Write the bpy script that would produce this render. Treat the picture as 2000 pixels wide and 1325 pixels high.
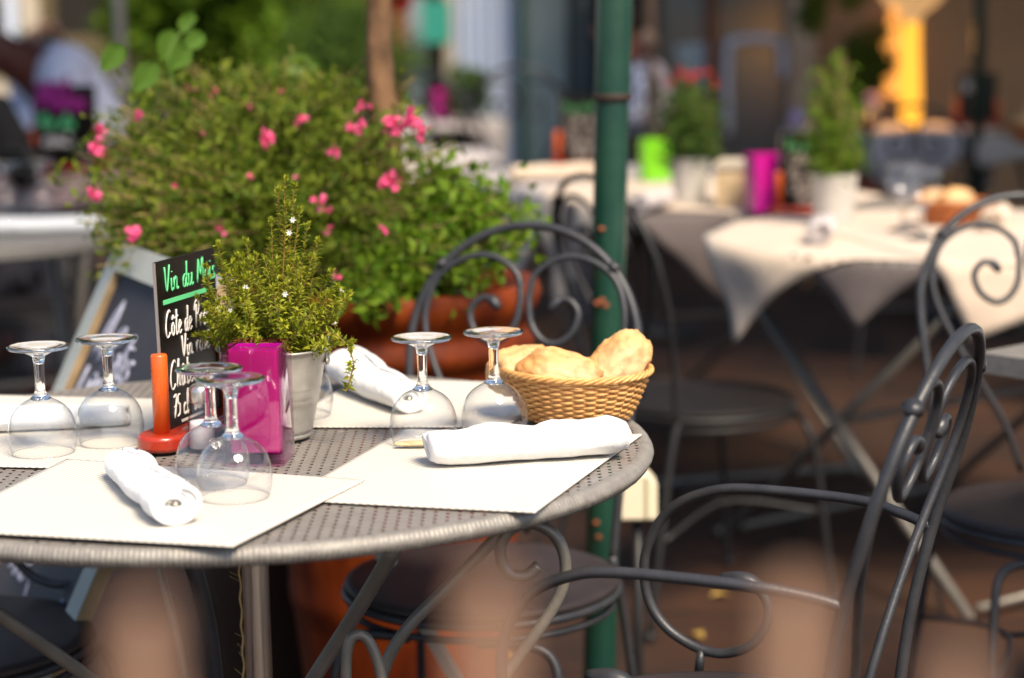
import bpy, math, random
from mathutils import Vector, Matrix, noise
random.seed(7)
for o in list(bpy.data.objects): bpy.data.objects.remove(o)
S = bpy.context.scene
COL = S.collection
R = math.radians
PI = math.pi

# ------------------------------------------------------------------ camera
CAM_Z = 1.26
PITCH, ROLL, FPX = R(9.03), R(-0.92), 4000.0
cf = Vector((0, math.cos(PITCH), -math.sin(PITCH)))
cu0 = Vector((0, math.sin(PITCH), math.cos(PITCH)))
cr0 = Vector((1, 0, 0))
cr = cr0 * math.cos(ROLL) + cu0 * math.sin(ROLL)
cu = -cr0 * math.sin(ROLL) + cu0 * math.cos(ROLL)
cd = bpy.data.cameras.new('camera'); cam = bpy.data.objects.new('camera', cd); COL.objects.link(cam)
cam.matrix_world = Matrix(((cr.x, cu.x, -cf.x, 0), (cr.y, cu.y, -cf.y, 0), (cr.z, cu.z, -cf.z, CAM_Z), (0, 0, 0, 1)))
cd.sensor_width = 36; cd.lens = 72; cd.clip_start = 0.05; cd.clip_end = 400
cd.dof.use_dof = True; cd.dof.focus_distance = 2.38; cd.dof.aperture_fstop = 2.5; cd.dof.aperture_blades = 0
S.camera = cam
# ------------------------------------------------------------------ sky, sun, exposure
SUN_EL, SUN_AZ = R(52), R(150)      # azimuth: direction the light comes from, clockwise from +Y
w = bpy.data.worlds.new("World"); S.world = w; w.use_nodes = True
wn = w.node_tree; wn.nodes.clear()
sky = wn.nodes.new('ShaderNodeTexSky'); sky.sky_type = 'NISHITA'; sky.sun_disc = False
sky.sun_elevation = SUN_EL; sky.sun_rotation = SUN_AZ; sky.air_density = 1.0; sky.dust_density = 1.6
bg = wn.nodes.new('ShaderNodeBackground'); bg.inputs['Strength'].default_value = 0.11
wo = wn.nodes.new('ShaderNodeOutputWorld')
wn.links.new(sky.outputs[0], bg.inputs['Color']); wn.links.new(bg.outputs[0], wo.inputs['Surface'])
sd = bpy.data.lights.new('sun', 'SUN'); sun = bpy.data.objects.new('sun', sd); COL.objects.link(sun)
sd.energy = 4.2; sd.angle = R(24); sd.color = (1.0, 0.86, 0.66)
sdir = Vector((math.sin(SUN_AZ) * math.cos(SUN_EL), math.cos(SUN_AZ) * math.cos(SUN_EL), math.sin(SUN_EL)))
sun.rotation_euler = sdir.to_track_quat('Z', 'Y').to_euler(); sun.location = (2, -3, 6)
S.view_settings.view_transform = 'Standard'; S.view_settings.look = 'None'
S.view_settings.exposure = 0.88; S.view_settings.gamma = 1
S.render.engine = 'CYCLES'
S.cycles.max_bounces = 14; S.cycles.transparent_max_bounces = 16; S.cycles.transmission_bounces = 12
S.cycles.caustics_refractive = False; S.cycles.caustics_reflective = False

# ------------------------------------------------------------------ layout helpers (photo measure -> metres)
def _ray(x, y): return cf + cr * ((x - 1000) / FPX) - cu * ((y - 662.5) / FPX)
def Z(x, y, z=0.75):
    d = _ray(x, y); t = (z - CAM_Z) / d.z
    return Vector((d.x * t, d.y * t, z))
def Y(x, y, Yd):
    d = _ray(x, y); t = Yd / d.y
    return Vector((d.x * t, Yd, CAM_Z + d.z * t))

# ------------------------------------------------------------------ mesh builder
def spline(pts, n=6, closed=False):
    P = [Vector(p) for p in pts]; out = []; m = len(P)
    rng = range(m) if closed else range(m - 1)
    for i in rng:
        a = P[(i - 1) % m] if closed or i > 0 else P[0] * 2 - P[1]
        b = P[i]; c = P[(i + 1) % m]
        d = P[(i + 2) % m] if closed or i < m - 2 else P[m - 1] * 2 - P[m - 2]
        for k in range(n):
            t = k / n
            out.append(0.5 * ((2 * b) + (c - a) * t + (2 * a - 5 * b + 4 * c - d) * t * t + (3 * b - a - 3 * c + d) * t ** 3))
    if not closed: out.append(P[-1])
    return out

class MB:
    def __init__(s): s.v = []; s.f = []
    def tube(s, pts, r, seg=8, closed=False, cap=True):
        P = [Vector(p) for p in pts]; n = len(P)
        rr = r if isinstance(r, (list, tuple)) else [r] * n
        T = []
        for i in range(n):
            a = P[(i - 1) % n] if closed or i > 0 else P[i]
            b = P[(i + 1) % n] if closed or i < n - 1 else P[i]
            d = (b - a); T.append(d.normalized() if d.length > 1e-9 else Vector((0, 0, 1)))
        ref = Vector((0, 0, 1)) if abs(T[0].z) < .9 else Vector((1, 0, 0))
        N = (ref - T[0] * ref.dot(T[0])).normalized(); base = len(s.v)
        for i in range(n):
            N = (N - T[i] * N.dot(T[i]))
            N = N.normalized() if N.length > 1e-6 else T[i].orthogonal().normalized()
            B = T[i].cross(N)
            for k in range(seg):
                a = 2 * PI * k / seg
                s.v.append(P[i] + (N * math.cos(a) + B * math.sin(a)) * rr[i])
        m = n if closed else n - 1
        for i in range(m):
            j = (i + 1) % n
            for k in range(seg):
                k2 = (k + 1) % seg
                s.f.append((base + i * seg + k, base + i * seg + k2, base + j * seg + k2, base + j * seg + k))
        if cap and not closed:
            s.f.append(tuple(base + k for k in reversed(range(seg))))
            s.f.append(tuple(base + (n - 1) * seg + k for k in range(seg)))
        return s
    def lathe(s, prof, seg=32, c=(0, 0, 0), sx=1, sy=1, close=False):
        base = len(s.v); n = len(prof)
        for (r, z) in prof:
            for k in range(seg):
                a = 2 * PI * k / seg
                s.v.append(Vector((c[0] + r * sx * math.cos(a), c[1] + r * sy * math.sin(a), c[2] + z)))
        for i in range(n if close else n - 1):
            j = (i + 1) % n
            for k in range(seg):
                k2 = (k + 1) % seg
                s.f.append((base + i * seg + k, base + i * seg + k2, base + j * seg + k2, base + j * seg + k))
        return s
    def disc(s, r, z, seg=32, c=(0, 0), flip=False):
        base = len(s.v)
        for k in range(seg):
            a = 2 * PI * k / seg; s.v.append(Vector((c[0] + r * math.cos(a), c[1] + r * math.sin(a), z)))
        q = tuple(range(base, base + seg)); s.f.append(tuple(reversed(q)) if flip else q); return s
    def box(s, c, d, rz=0, bev=0):
        cx, cy, cz = c; hx, hy, hz = d[0] / 2, d[1] / 2, d[2] / 2; b = len(s.v)
        ca, sa = math.cos(rz), math.sin(rz)
        def add(x, y, z): s.v.append(Vector((cx + x * ca - y * sa, cy + x * sa + y * ca, cz + z)))
        for z in (-hz, hz):
            for x, y in ((-hx, -hy), (hx, -hy), (hx, hy), (-hx, hy)): add(x, y, z)
        for q in ((3, 2, 1, 0), (4, 5, 6, 7), (0, 1, 5, 4), (1, 2, 6, 5), (2, 3, 7, 6), (3, 0, 4, 7)):
            s.f.append(tuple(b + i for i in q))
        return s
    def prism(s, poly, o, u, v, n, th):
        """poly in (a,b) plane coords -> solid of thickness th along -n"""
        b = len(s.v); m = len(poly); o = Vector(o)
        for k in (0, 1):
            for (a, c) in poly: s.v.append(o + u * a + v * c - n * (th * k))
        s.f.append(tuple(b + i for i in range(m))); s.f.append(tuple(b + m + i for i in reversed(range(m))))
        for i in range(m):
            j = (i + 1) % m; s.f.append((b + j, b + i, b + m + i, b + m + j))
        return s
    def grid(s, fn, nu, nv, cu_=False, cv=False):
        b = len(s.v)
        for i in range(nu):
            for j in range(nv): s.v.append(Vector(fn(i / (nu - (0 if cu_ else 1)), j / (nv - (0 if cv else 1)))))
        for i in range(nu if cu_ else nu - 1):
            for j in range(nv if cv else nv - 1):
                i2 = (i + 1) % nu; j2 = (j + 1) % nv
                s.f.append((b + i * nv + j, b + i2 * nv + j, b + i2 * nv + j2, b + i * nv + j2))
        return s
    def blob(s, c, rad, amp=0.06, fr=3, seg=24, rings=14, seed=0, rot=None, pw=1.0):
        c = Vector(c)
        def fn(u, v):
            a = 2 * PI * u; p = PI * (0.002 + 0.996 * v) - PI / 2
            d = Vector((math.cos(a) * math.cos(p), math.sin(a) * math.cos(p), math.sin(p)))
            k = 1 + amp * noise.noise(d * fr + Vector((seed, seed * 2.3, 0)))
            q = Vector((math.copysign(abs(d.x) ** pw, d.x) * rad[0], math.copysign(abs(d.y) ** pw, d.y) * rad[1], math.copysign(abs(d.z) ** pw, d.z) * rad[2])) * k
            if rot is not None: q = rot @ q
            return c + q
        return s.grid(fn, seg, rings, cu_=True)
    def leaf(s, p, d, up, l, wd, fold=0.25):
        d = d.normalized(); sd_ = d.cross(up)
        if sd_.length < 1e-4: sd_ = d.orthogonal()
        sd_.normalize(); nn = sd_.cross(d); b = len(s.v)
        s.v += [p, p + d * l * .45 + sd_ * wd / 2 + nn * wd * fold, p + d * l - nn * l * .12, p + d * l * .45 - sd_ * wd / 2 + nn * wd * fold, p + d * l * .5]
        s.f += [(b, b + 1, b + 4), (b + 1, b + 2, b + 4), (b + 2, b + 3, b + 4), (b + 3, b, b + 4)]

def link(name, mb, mat, parent=None, smooth=True, auto=None):
    me = bpy.data.meshes.new(name); me.from_pydata([tuple(p) for p in mb.v], [], mb.f); me.update()
    o = bpy.data.objects.new(name, me); COL.objects.link(o)
    if mat: me.materials.append(mat)
    if smooth:
        me.polygons.foreach_set('use_smooth', [True] * len(me.polygons))
        if auto: me.set_sharp_from_angle(angle=R(auto))
    if parent: o.parent = parent
    return o
def tag(o, label, cat, group=None):
    o['label'] = label; o['category'] = cat
    if group: o['group'] = group
    return o
def thing(name, label, cat, loc=(0, 0, 0), rz=0, group=None):
    o = bpy.data.objects.new(name, None); COL.objects.link(o); o.empty_display_size = .05
    o.location = loc; o.rotation_euler = (0, 0, rz); tag(o, label, cat, group); return o
def struct(name, mb, mat, smooth=False):
    o = link(name, mb, mat, None, smooth); o['kind'] = 'structure'; return o
def dup(root, loc, rz, label, group=None):
    r = root.copy(); COL.objects.link(r); r.location = loc; r.rotation_euler = (0, 0, rz); r['label'] = label
    if group: r['group'] = group
    for ch in list(root.children):
        c = ch.copy(); COL.objects.link(c); c.parent = r
        for g in list(ch.children):
            d = g.copy(); COL.objects.link(d); d.parent = c
    return r
def modbev(o, wdt, seg=2, ang=35):
    m = o.modifiers.new('bevel', 'BEVEL'); m.width = wdt; m.segments = seg; m.limit_method = 'ANGLE'; m.angle_limit = R(ang); return o

# ------------------------------------------------------------------ materials
def mat(name, col, rough=.5, metal=0, col2=None, ns=20, bump=0, bs=60, spec=.5, trans=0, ior=1.45, coat=0, sub=0, sheen=0, island=False, det=4, stretch=None, emis=None, es=0, tl=0):
    m = bpy.data.materials.new(name); m.use_nodes = True; nt = m.node_tree; N = nt.nodes; L = nt.links
    b = N['Principled BSDF']
    b.inputs['Base Color'].default_value = (*col, 1); b.inputs['Roughness'].default_value = rough; b.inputs['Metallic'].default_value = metal
    b.inputs['Specular IOR Level'].default_value = spec; b.inputs['Transmission Weight'].default_value = trans; b.inputs['IOR'].default_value = ior
    b.inputs['Coat Weight'].default_value = coat; b.inputs['Sheen Weight'].default_value = sheen
    if sub: b.inputs['Subsurface Weight'].default_value = sub; b.inputs['Subsurface Radius'].default_value = (.02, .01, .01); b.inputs['Subsurface Scale'].default_value = .5
    if emis: b.inputs['Emission Color'].default_value = (*emis, 1); b.inputs['Emission Strength'].default_value = es
    tc = N.new('ShaderNodeTexCoord'); vec = tc.outputs['Object']
    if stretch:
        mp = N.new('ShaderNodeMapping'); mp.inputs['Scale'].default_value = stretch; L.new(vec, mp.inputs[0]); vec = mp.outputs[0]
    if col2 is not None:
        mx = N.new('ShaderNodeMix'); mx.data_type = 'RGBA'; mx.inputs[6].default_value = (*col, 1); mx.inputs[7].default_value = (*col2, 1)
        if island:
            g = N.new('ShaderNodeNewGeometry'); L.new(g.outputs['Random Per Island'], mx.inputs[0])
        else:
            n = N.new('ShaderNodeTexNoise'); n.inputs['Scale'].default_value = ns; n.inputs['Detail'].default_value = det; L.new(vec, n.inputs[0])
            rp = N.new('ShaderNodeMapRange'); rp.inputs[1].default_value = .35; rp.inputs[2].default_value = .65; L.new(n.outputs[0], rp.inputs[0]); L.new(rp.outputs[0], mx.inputs[0])
        L.new(mx.outputs[2], b.inputs['Base Color'])
    if bump:
        n2 = N.new('ShaderNodeTexNoise'); n2.inputs['Scale'].default_value = bs; n2.inputs['Detail'].default_value = 5; L.new(vec, n2.inputs[0])
        bp = N.new('ShaderNodeBump'); bp.inputs['Strength'].default_value = 1; bp.inputs['Distance'].default_value = bump; L.new(n2.outputs[0], bp.inputs['Height']); L.new(bp.outputs[0], b.inputs['Normal'])
    if tl:
        t = N.new('ShaderNodeBsdfTranslucent'); ms = N.new('ShaderNodeMixShader'); ms.inputs[0].default_value = tl
        if col2 is not None: L.new(mx.outputs[2], t.inputs[0])
        else: t.inputs[0].default_value = (*col, 1)
        out = N['Material Output']; L.new(b.outputs[0], ms.inputs[1]); L.new(t.outputs[0], ms.inputs[2]); L.new(ms.outputs[0], out.inputs[0])
    return m
def nodes(m): return m.node_tree.nodes, m.node_tree.links, m.node_tree.nodes['Principled BSDF']
M = {}
M['iron'] = mat('wrought iron paint', (.034, .035, .040), .4, .3, (.048, .048, .053), 30, .0004, 220)
M['iron_warm'] = mat('grey brown iron paint', (.16, .145, .125), .4, .3, (.20, .18, .155), 25, .0006, 150)
M['darkiron'] = mat('dark iron paint', (.016, .016, .018), .5, .2, (.024, .023, .024), 20)  # far chairs use this copy, their shadow put into the colour
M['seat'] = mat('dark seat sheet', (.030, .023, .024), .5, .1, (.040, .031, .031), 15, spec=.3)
M['seat_far'] = mat('shaded seat sheet', (.010, .008, .008), .6, .1, (.014, .011, .011), 15, spec=.25)  # darker seat copy; shadow over the far chairs is in its colour
M['steel'] = mat('brushed steel', (.62, .56, .50), .28, 1, (.48, .43, .38), 8, .0003, 60, stretch=(6, 6, .3))
M['white_cloth'] = mat('white linen', (.78, .78, .77), .85, 0, (.72, .72, .73), 30, .0030, 55, sheen=.3, sub=.12)
M['cloth_mauve'] = mat('mauve linen', (.30, .22, .22), .9, 0, (.26, .19, .20), 6, .002, 40)
M['cloth_warm'] = mat('ecru table linen', (.57, .46, .36), .9, 0, (.52, .41, .32), 6, .002, 40, sheen=.2)  # white linen with warm lamp light mixed into its colour
M['cloth_cool'] = mat('pale linen', (.46, .41, .41), .9, 0, (.41, .37, .37), 6, .002, 40, sheen=.2)
M['cloth_grey'] = mat('taupe linen', (.10, .080, .078), .9, 0, (.085, .07, .068), 6, .002, 40)  # grey partly stands for shadow on the hanging cloth
M['zinc'] = mat('galvanised zinc', (.42, .40, .36), .42, .75, (.55, .53, .49), 35, .0003, 100)
M['zinc_pale'] = mat('pale whitewashed zinc', (.55, .52, .48), .6, .1, (.48, .46, .43), 20)
M['soil'] = mat('soil', (.03, .02, .012), .95, 0, (.05, .03, .02), 80, .004, 100)
M['terracotta'] = mat('glazed terracotta', (.19, .032, .004), .5, 0, (.085, .012, .002), 9, .003, 14, stretch=(1.5, 1.5, .6), spec=.25)
M['stonepot'] = mat('pale stone pot', (.45, .42, .38), .8, 0, (.36, .34, .31), 12, .003, 30)
M['red_base'] = mat('red varnished wood', (.36, .030, .010), .28, 0, (.27, .018, .008), 18, .0006, 60, coat=.4)
M['orange_wood'] = mat('orange stained wood', (.70, .115, .012), .35, 0, (.56, .075, .01), 14, .0005, 60, stretch=(3, 3, .4), coat=.3)
M['black_board'] = mat('black acrylic board', (.006, .004, .003), .3, 0, (.009, .006, .005), 10, 0, spec=.2)
M['clearedge'] = mat('clear acrylic edge', (.55, .5, .5), .15, 0, trans=.6)
M['ink_white'] = mat('white marker ink', (.72, .68, .66), .6)
M['ink_green'] = mat('green marker ink', (.12, .58, .24), .5)
M['ink_pink'] = mat('pink marker ink', (.32, .015, .22), .5)
M['ink_dim'] = mat('worn chalk ink', (.30, .25, .22), .8)  # darker ink for the far menu boards
M['ink_green_dim'] = mat('worn green ink', (.05, .20, .07), .8)
M['chalk'] = mat('chalk marks', (.42, .44, .58), .9, 0, (.20, .21, .28), 120)
M['slate'] = mat('slate board', (.030, .028, .037), .7, 0, (.045, .042, .052), 4, 0)
M['frame_wood'] = mat('grey green painted wood', (.36, .38, .35), .6, 0, (.42, .43, .40), 10, .001, 30)
M['frame_edge'] = mat('bare wood frame edge', (.32, .22, .12), .7, 0, (.25, .17, .09), 30)
M['magenta'] = mat('magenta lacquered liner', (.46, .003, .27), .4, 0, (.56, .005, .36), 7, tl=.35, sub=.2, spec=.3)
M['wax'] = mat('white wax', (.8, .75, .7), .5, sub=.3)
M['wicker'] = mat('natural wicker', (.68, .38, .13), .5, 0, (.54, .26, .08), 60, .0004, 150, stretch=(1, 1, 4), coat=.15)
M['wicker_red'] = mat('reddish wicker', (.50, .16, .04), .6, 0, (.38, .11, .03), 60, .001, 150)
M['salt'] = mat('white salt', (.82, .8, .78), .9, bump=.0006, bs=400)
M['cap'] = mat('shaker metal cap', (.6, .58, .55), .3, .9)
M['green_paint'] = mat('dark green gloss paint', (.006, .040, .028), .3, 0, (.010, .050, .030), 12, .0008, 30, coat=.3)
M['green_dark'] = mat('blackish green paint', (.012, .03, .02), .4)
M['bark'] = mat('flaking bark', (.20, .105, .05), .9, 0, (.085, .045, .022), 10, .01, 18, stretch=(2, 2, .8))
M['leaf'] = mat('shrub leaf', (.06, .14, .008), .55, 0, (.16, .25, .015), spec=.2, island=True, tl=.35)
M['leaf_dark'] = mat('dark shrub leaf', (.035, .08, .015), .6, 0, (.08, .14, .02), spec=.2, island=True, tl=.3)
M['leaf_olive'] = mat('feathery olive leaf', (.045, .095, .006), .6, 0, (.19, .23, .022), spec=.2, island=True, tl=.35)
M['leaf_herb'] = mat('savory leaf', (.15, .20, .010), .5, 0, (.44, .44, .03), island=True, tl=.4)
M['leaf_big'] = mat('broad fresh leaf', (.10, .20, .02), .45, 0, (.13, .25, .03), island=True, tl=.45)
M['stem'] = mat('brown herb stem', (.26, .11, .03), .7, 0, (.16, .13, .03), 30)
M['stem_green'] = mat('green stem', (.16, .16, .04), .7, 0, (.30, .19, .08), 12)
M['petal'] = mat('pink petal', (.78, .06, .22), .6, 0, (.86, .16, .34), island=True, tl=.35)
M['petal_red'] = mat('red petal', (.62, .03, .03), .6, 0, (.50, .02, .02), island=True, tl=.3)
M['petal_white'] = mat('white petal', (.8, .8, .76), .6, tl=.3)
M['petal_mauve'] = mat('mauve petal', (.42, .32, .6), .6, 0, (.6, .5, .75), island=True, tl=.3)
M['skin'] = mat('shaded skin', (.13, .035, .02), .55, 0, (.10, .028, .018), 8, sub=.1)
M['hair'] = mat('black hair', (.008, .007, .007), .6, bump=.003, bs=90)
M['shirt'] = mat('pale blue white shirt', (.70, .72, .86), .9, 0, (.55, .57, .74), 5, .004, 14)  # white cloth; the blue of shadow light is mixed into its colour
M['black_cloth'] = mat('black jacket cloth', (.006, .006, .007), .9, bump=.004, bs=14)
M['trousers'] = mat('dark trousers', (.03, .03, .04), .9)
M['wall_beige'] = mat('beige lime render', (.33, .22, .13), .9, 0, (.27, .18, .105), 1.6, .004, 20)
M['wall_pale'] = mat('pale stone pilaster', (.40, .35, .29), .85, 0, (.33, .29, .24), 3, .004, 20)
M['wall_olive'] = mat('weathered olive wall', (.13, .10, .05), .9, 0, (.09, .07, .035), 1.5, .004, 20)
M['ledge'] = mat('pale plaster ledge', (.50, .43, .34), .9, 0, (.40, .35, .28), 2)
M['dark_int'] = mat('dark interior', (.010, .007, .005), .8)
M['winframe'] = mat('dark window frame', (.012, .022, .03), .4)
M['brownwood'] = mat('brown door wood', (.16, .06, .025), .6, 0, (.11, .04, .018), 6)
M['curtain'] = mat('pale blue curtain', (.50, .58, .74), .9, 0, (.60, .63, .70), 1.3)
M['curtain_grey'] = mat('blue grey blind', (.15, .22, .27), .8, 0, (.20, .27, .31), 1.3)
M['floor'] = mat('brown paving', (.048, .017, .0055), .75, 0, (.020, .0075, .003), 3.5, .004, 14, det=8)
M['canvas'] = mat('green awning canvas', (.05, .07, .04), .9)
M['fence'] = mat('weathered picket wood', (.34, .20, .135), .8, 0, (.28, .16, .105), 20, .001, 60, stretch=(4, 4, .5))
M['cream_plastic'] = mat('cream plastic', (.68, .60, .44), .5)
M['twine'] = mat('jute twine', (.50, .33, .14), .95)
M['twotone'] = mat('straw hamper', (.55, .42, .25), .8, 0, (.42, .30, .16), 30, .003, 60)
M['lampshade'] = mat('cream lamp bowl', (.75, .55, .32), .6, emis=(1, .55, .2), es=.25)
M['lampglow'] = mat('glowing lamp column', (.5, .25, .04), .5, emis=(1.0, .40, .03), es=.95)
M['pole_pale'] = mat('pale parasol pole', (.55, .46, .42), .5)
M['pole_grey'] = mat('taupe parasol pole', (.20, .13, .095), .5)
M['box_stone'] = mat('dark planter', (.05, .03, .02), .8)
M['peach'] = mat('peach bloom', (.85, .48, .28), .7, 0, (.75, .45, .42), island=True, tl=.3)
# bread
def bread_mat():
    m = mat('bread crust', (.50, .20, .035), .7, 0, (.72, .52, .28), 9, .0045, 38, det=6, sub=.08); N, L, b = nodes(m)
    mx = [n for n in N if n.type == 'MIX'][0]
    n3 = N.new('ShaderNodeTexNoise'); n3.inputs['Scale'].default_value = 30; n3.inputs['Detail'].default_value = 8
    tc = [n for n in N if n.type == 'TEX_COORD'][0]; L.new(tc.outputs['Object'], n3.inputs[0])
    mr = N.new('ShaderNodeMapRange'); mr.inputs[1].default_value = .50; mr.inputs[2].default_value = .78; L.new(n3.outputs[0], mr.inputs[0])
    m2 = N.new('ShaderNodeMix'); m2.data_type = 'RGBA'; m2.inputs[7].default_value = (.24, .07, .012, 1); L.new(mx.outputs[2], m2.inputs[6]); L.new(mr.outputs[0], m2.inputs[0]); L.new(m2.outputs[2], b.inputs['Base Color'])
    return m
M['bread'] = bread_mat()
# perforated woven metal top
def mesh_top():
    m = mat('perforated table metal', (.235, .21, .195), .4, .1, (.20, .18, .165), 40, .0004, 300); N, L, b = nodes(m)
    tc = [n for n in N if n.type == 'TEX_COORD'][0]
    sp = N.new('ShaderNodeSeparateXYZ'); L.new(tc.outputs['Object'], sp.inputs[0])
    def mth(op, a, v=None):
        q = N.new('ShaderNodeMath'); q.operation = op
        for i, t in enumerate((a, v)):
            if t is None: continue
            if isinstance(t, (int, float)): q.inputs[i].default_value = t
            else: L.new(t, q.inputs[i])
        return q.outputs[0]
    cx = mth('DIVIDE', sp.outputs[0], .0127); col = mth('FLOOR', cx); fx = mth('SUBTRACT', mth('FRACT', cx), .5)
    cy = mth('ADD', mth('DIVIDE', sp.outputs[1], .0150), mth('MULTIPLY', mth('MODULO', mth('ABSOLUTE', col), 2.0), .5)); fy = mth('SUBTRACT', mth('FRACT', cy), .5)
    hx = mth('LESS_THAN', mth('ABSOLUTE', fx), .16); hy = mth('LESS_THAN', mth('ABSOLUTE', fy), .19); hole = mth('MULTIPLY', hx, hy)
    # woven relief
    wv = mth('MULTIPLY', mth('SINE', mth('MULTIPLY', cx, 2 * PI * 1.0)), mth('SINE', mth('MULTIPLY', cy, 2 * PI)))
    wv2 = mth('SINE', mth('MULTIPLY', cy, 2 * PI * 2))
    h = mth('ADD', wv, mth('MULTIPLY', wv2, .5))
    bp = N.new('ShaderNodeBump'); bp.inputs['Strength'].default_value = .6; bp.inputs['Distance'].default_value = .0006; L.new(h, bp.inputs['Height']); L.new(bp.outputs[0], b.inputs['Normal'])
    tr = N.new('ShaderNodeBsdfTransparent'); ms = N.new('ShaderNodeMixShader'); L.new(hole, ms.inputs[0]); L.new(b.outputs[0], ms.inputs[1]); L.new(tr.outputs[0], ms.inputs[2]); L.new(ms.outputs[0], N['Material Output'].inputs[0])
    return m
M['mesh_top'] = mesh_top()
M['rim'] = mat('woven rim metal', (.24, .225, .205), .46, .15, (.19, .175, .16), 60, .0008, 160)
# placemat: diagonal twill
def mat_mat():
    m = mat('cream ribbed vinyl', (.78, .73, .63), .6); N, L, b = nodes(m)
    tc = [n for n in N if n.type == 'TEX_COORD'][0]
    mp = N.new('ShaderNodeMapping'); mp.inputs['Rotation'].default_value = (0, 0, R(32)); L.new(tc.outputs['Object'], mp.inputs[0])
    wv = N.new('ShaderNodeTexWave'); wv.inputs['Scale'].default_value = 62; wv.inputs['Distortion'].default_value = 0; wv.bands_direction = 'X'; L.new(mp.outputs[0], wv.inputs[0])
    w2 = N.new('ShaderNodeTexWave'); w2.inputs['Scale'].default_value = 110; w2.bands_direction = 'Y'; L.new(mp.outputs[0], w2.inputs[0])
    mx = N.new('ShaderNodeMix'); mx.data_type = 'RGBA'; mx.inputs[6].default_value = (.42, .38, .32, 1); mx.inputs[7].default_value = (.73, .70, .65, 1); L.new(wv.outputs[1], mx.inputs[0]); L.new(mx.outputs[2], b.inputs['Base Color'])
    ad = N.new('ShaderNodeMath'); ad.operation = 'MULTIPLY_ADD'; ad.inputs[1].default_value = .4; L.new(w2.outputs[1], ad.inputs[0]); L.new(wv.outputs[1], ad.inputs[2])
    bp = N.new('ShaderNodeBump'); bp.inputs['Distance'].default_value = .0008; bp.inputs['Strength'].default_value = .7; L.new(ad.outputs[0], bp.inputs['Height']); L.new(bp.outputs[0], b.inputs['Normal'])
    return m
M['placemat'] = mat_mat()
M['glass'] = mat('solid clear glass', (.97, .98, .97), .0, trans=1, ior=1.48)
def thin_glass(name, tint=(.992, .994, .994), fr=.9, edge=1.45):
    m = bpy.data.materials.new(name); m.use_nodes = True; N = m.node_tree.nodes; L = m.node_tree.links; N.clear()
    o = N.new('ShaderNodeOutputMaterial'); ms = N.new('ShaderNodeMixShader'); t = N.new('ShaderNodeBsdfTransparent'); g = N.new('ShaderNodeBsdfGlossy')
    t.inputs[0].default_value = (*tint, 1); g.inputs['Roughness'].default_value = .01; g.inputs[0].default_value = (.95, .97, 1, 1)
    f = N.new('ShaderNodeLayerWeight'); f.inputs[0].default_value = .5
    pw = N.new('ShaderNodeMath'); pw.operation = 'POWER'; pw.inputs[1].default_value = 3.2; L.new(f.outputs['Facing'], pw.inputs[0])
    q = N.new('ShaderNodeMath'); q.operation = 'MULTIPLY_ADD'; q.inputs[1].default_value = .75; q.inputs[2].default_value = .06; q.use_clamp = True
    tm = N.new('ShaderNodeMix'); tm.data_type = 'RGBA'; tm.inputs[6].default_value = (*tint, 1); tm.inputs[7].default_value = (tint[0] * .5, tint[1] * .51, tint[2] * .54, 1); L.new(pw.outputs[0], tm.inputs[0]); L.new(tm.outputs[2], t.inputs[0])
    L.new(pw.outputs[0], q.inputs[0]); L.new(q.outputs[0], ms.inputs[0]); L.new(t.outputs[0], ms.inputs[1]); L.new(g.outputs[0], ms.inputs[2]); L.new(ms.outputs[0], o.inputs[0])
    return m
M['thinglass'] = thin_glass('thin clear glass')
M['pinkglass'] = thin_glass('thin magenta tinted glass', (.98, .35, .75))
M['greenglass'] = mat('lime green glass', (.16, .50, .01), .2, 0, (.20, .6, .02), 8, trans=.3, emis=(.3, .7, 0), es=.08)
M['magenta_far'] = mat('magenta candle glass', (.55, .005, .26), .25, 0, (.62, .01, .33), 8, trans=.15)
M['window'] = mat('window glass', (.02, .03, .04), .3, 0, (.05, .08, .11), 1.2, spec=.8)
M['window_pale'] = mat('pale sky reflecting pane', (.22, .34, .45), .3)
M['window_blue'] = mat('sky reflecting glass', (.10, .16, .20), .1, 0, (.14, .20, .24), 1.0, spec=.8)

# ------------------------------------------------------------------ setting: floor, facades, greenery
g = MB(); g.box((0, 60, -.05), (240, 160, .1)); floor = struct('terrace_paving', g, M['floor'])
def floor_joints():
    N, L, b = nodes(M['floor']); tc = [n for n in N if n.type == 'TEX_COORD'][0]
    mp = N.new('ShaderNodeMapping'); mp.inputs['Rotation'].default_value = (0, 0, R(8)); L.new(tc.outputs['Object'], mp.inputs[0])
    br = N.new('ShaderNodeTexBrick'); br.inputs['Scale'].default_value = 1; br.inputs['Brick Width'].default_value = .62; br.inputs['Row Height'].default_value = .42; br.inputs['Mortar Size'].default_value = .008
    br.inputs['Color1'].default_value = (1, 1, 1, 1); br.inputs['Color2'].default_value = (.75, .75, .75, 1); br.inputs['Mortar'].default_value = (.12, .10, .09, 1); L.new(mp.outputs[0], br.inputs[0])
    old = b.inputs['Base Color'].links[0].from_socket
    mx = N.new('ShaderNodeMix'); mx.data_type = 'RGBA'; mx.blend_type = 'MULTIPLY'; mx.inputs[0].default_value = 1; L.new(old, mx.inputs[6]); L.new(br.outputs[0], mx.inputs[7]); L.new(mx.outputs[2], b.inputs['Base Color'])
floor_joints()

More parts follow.
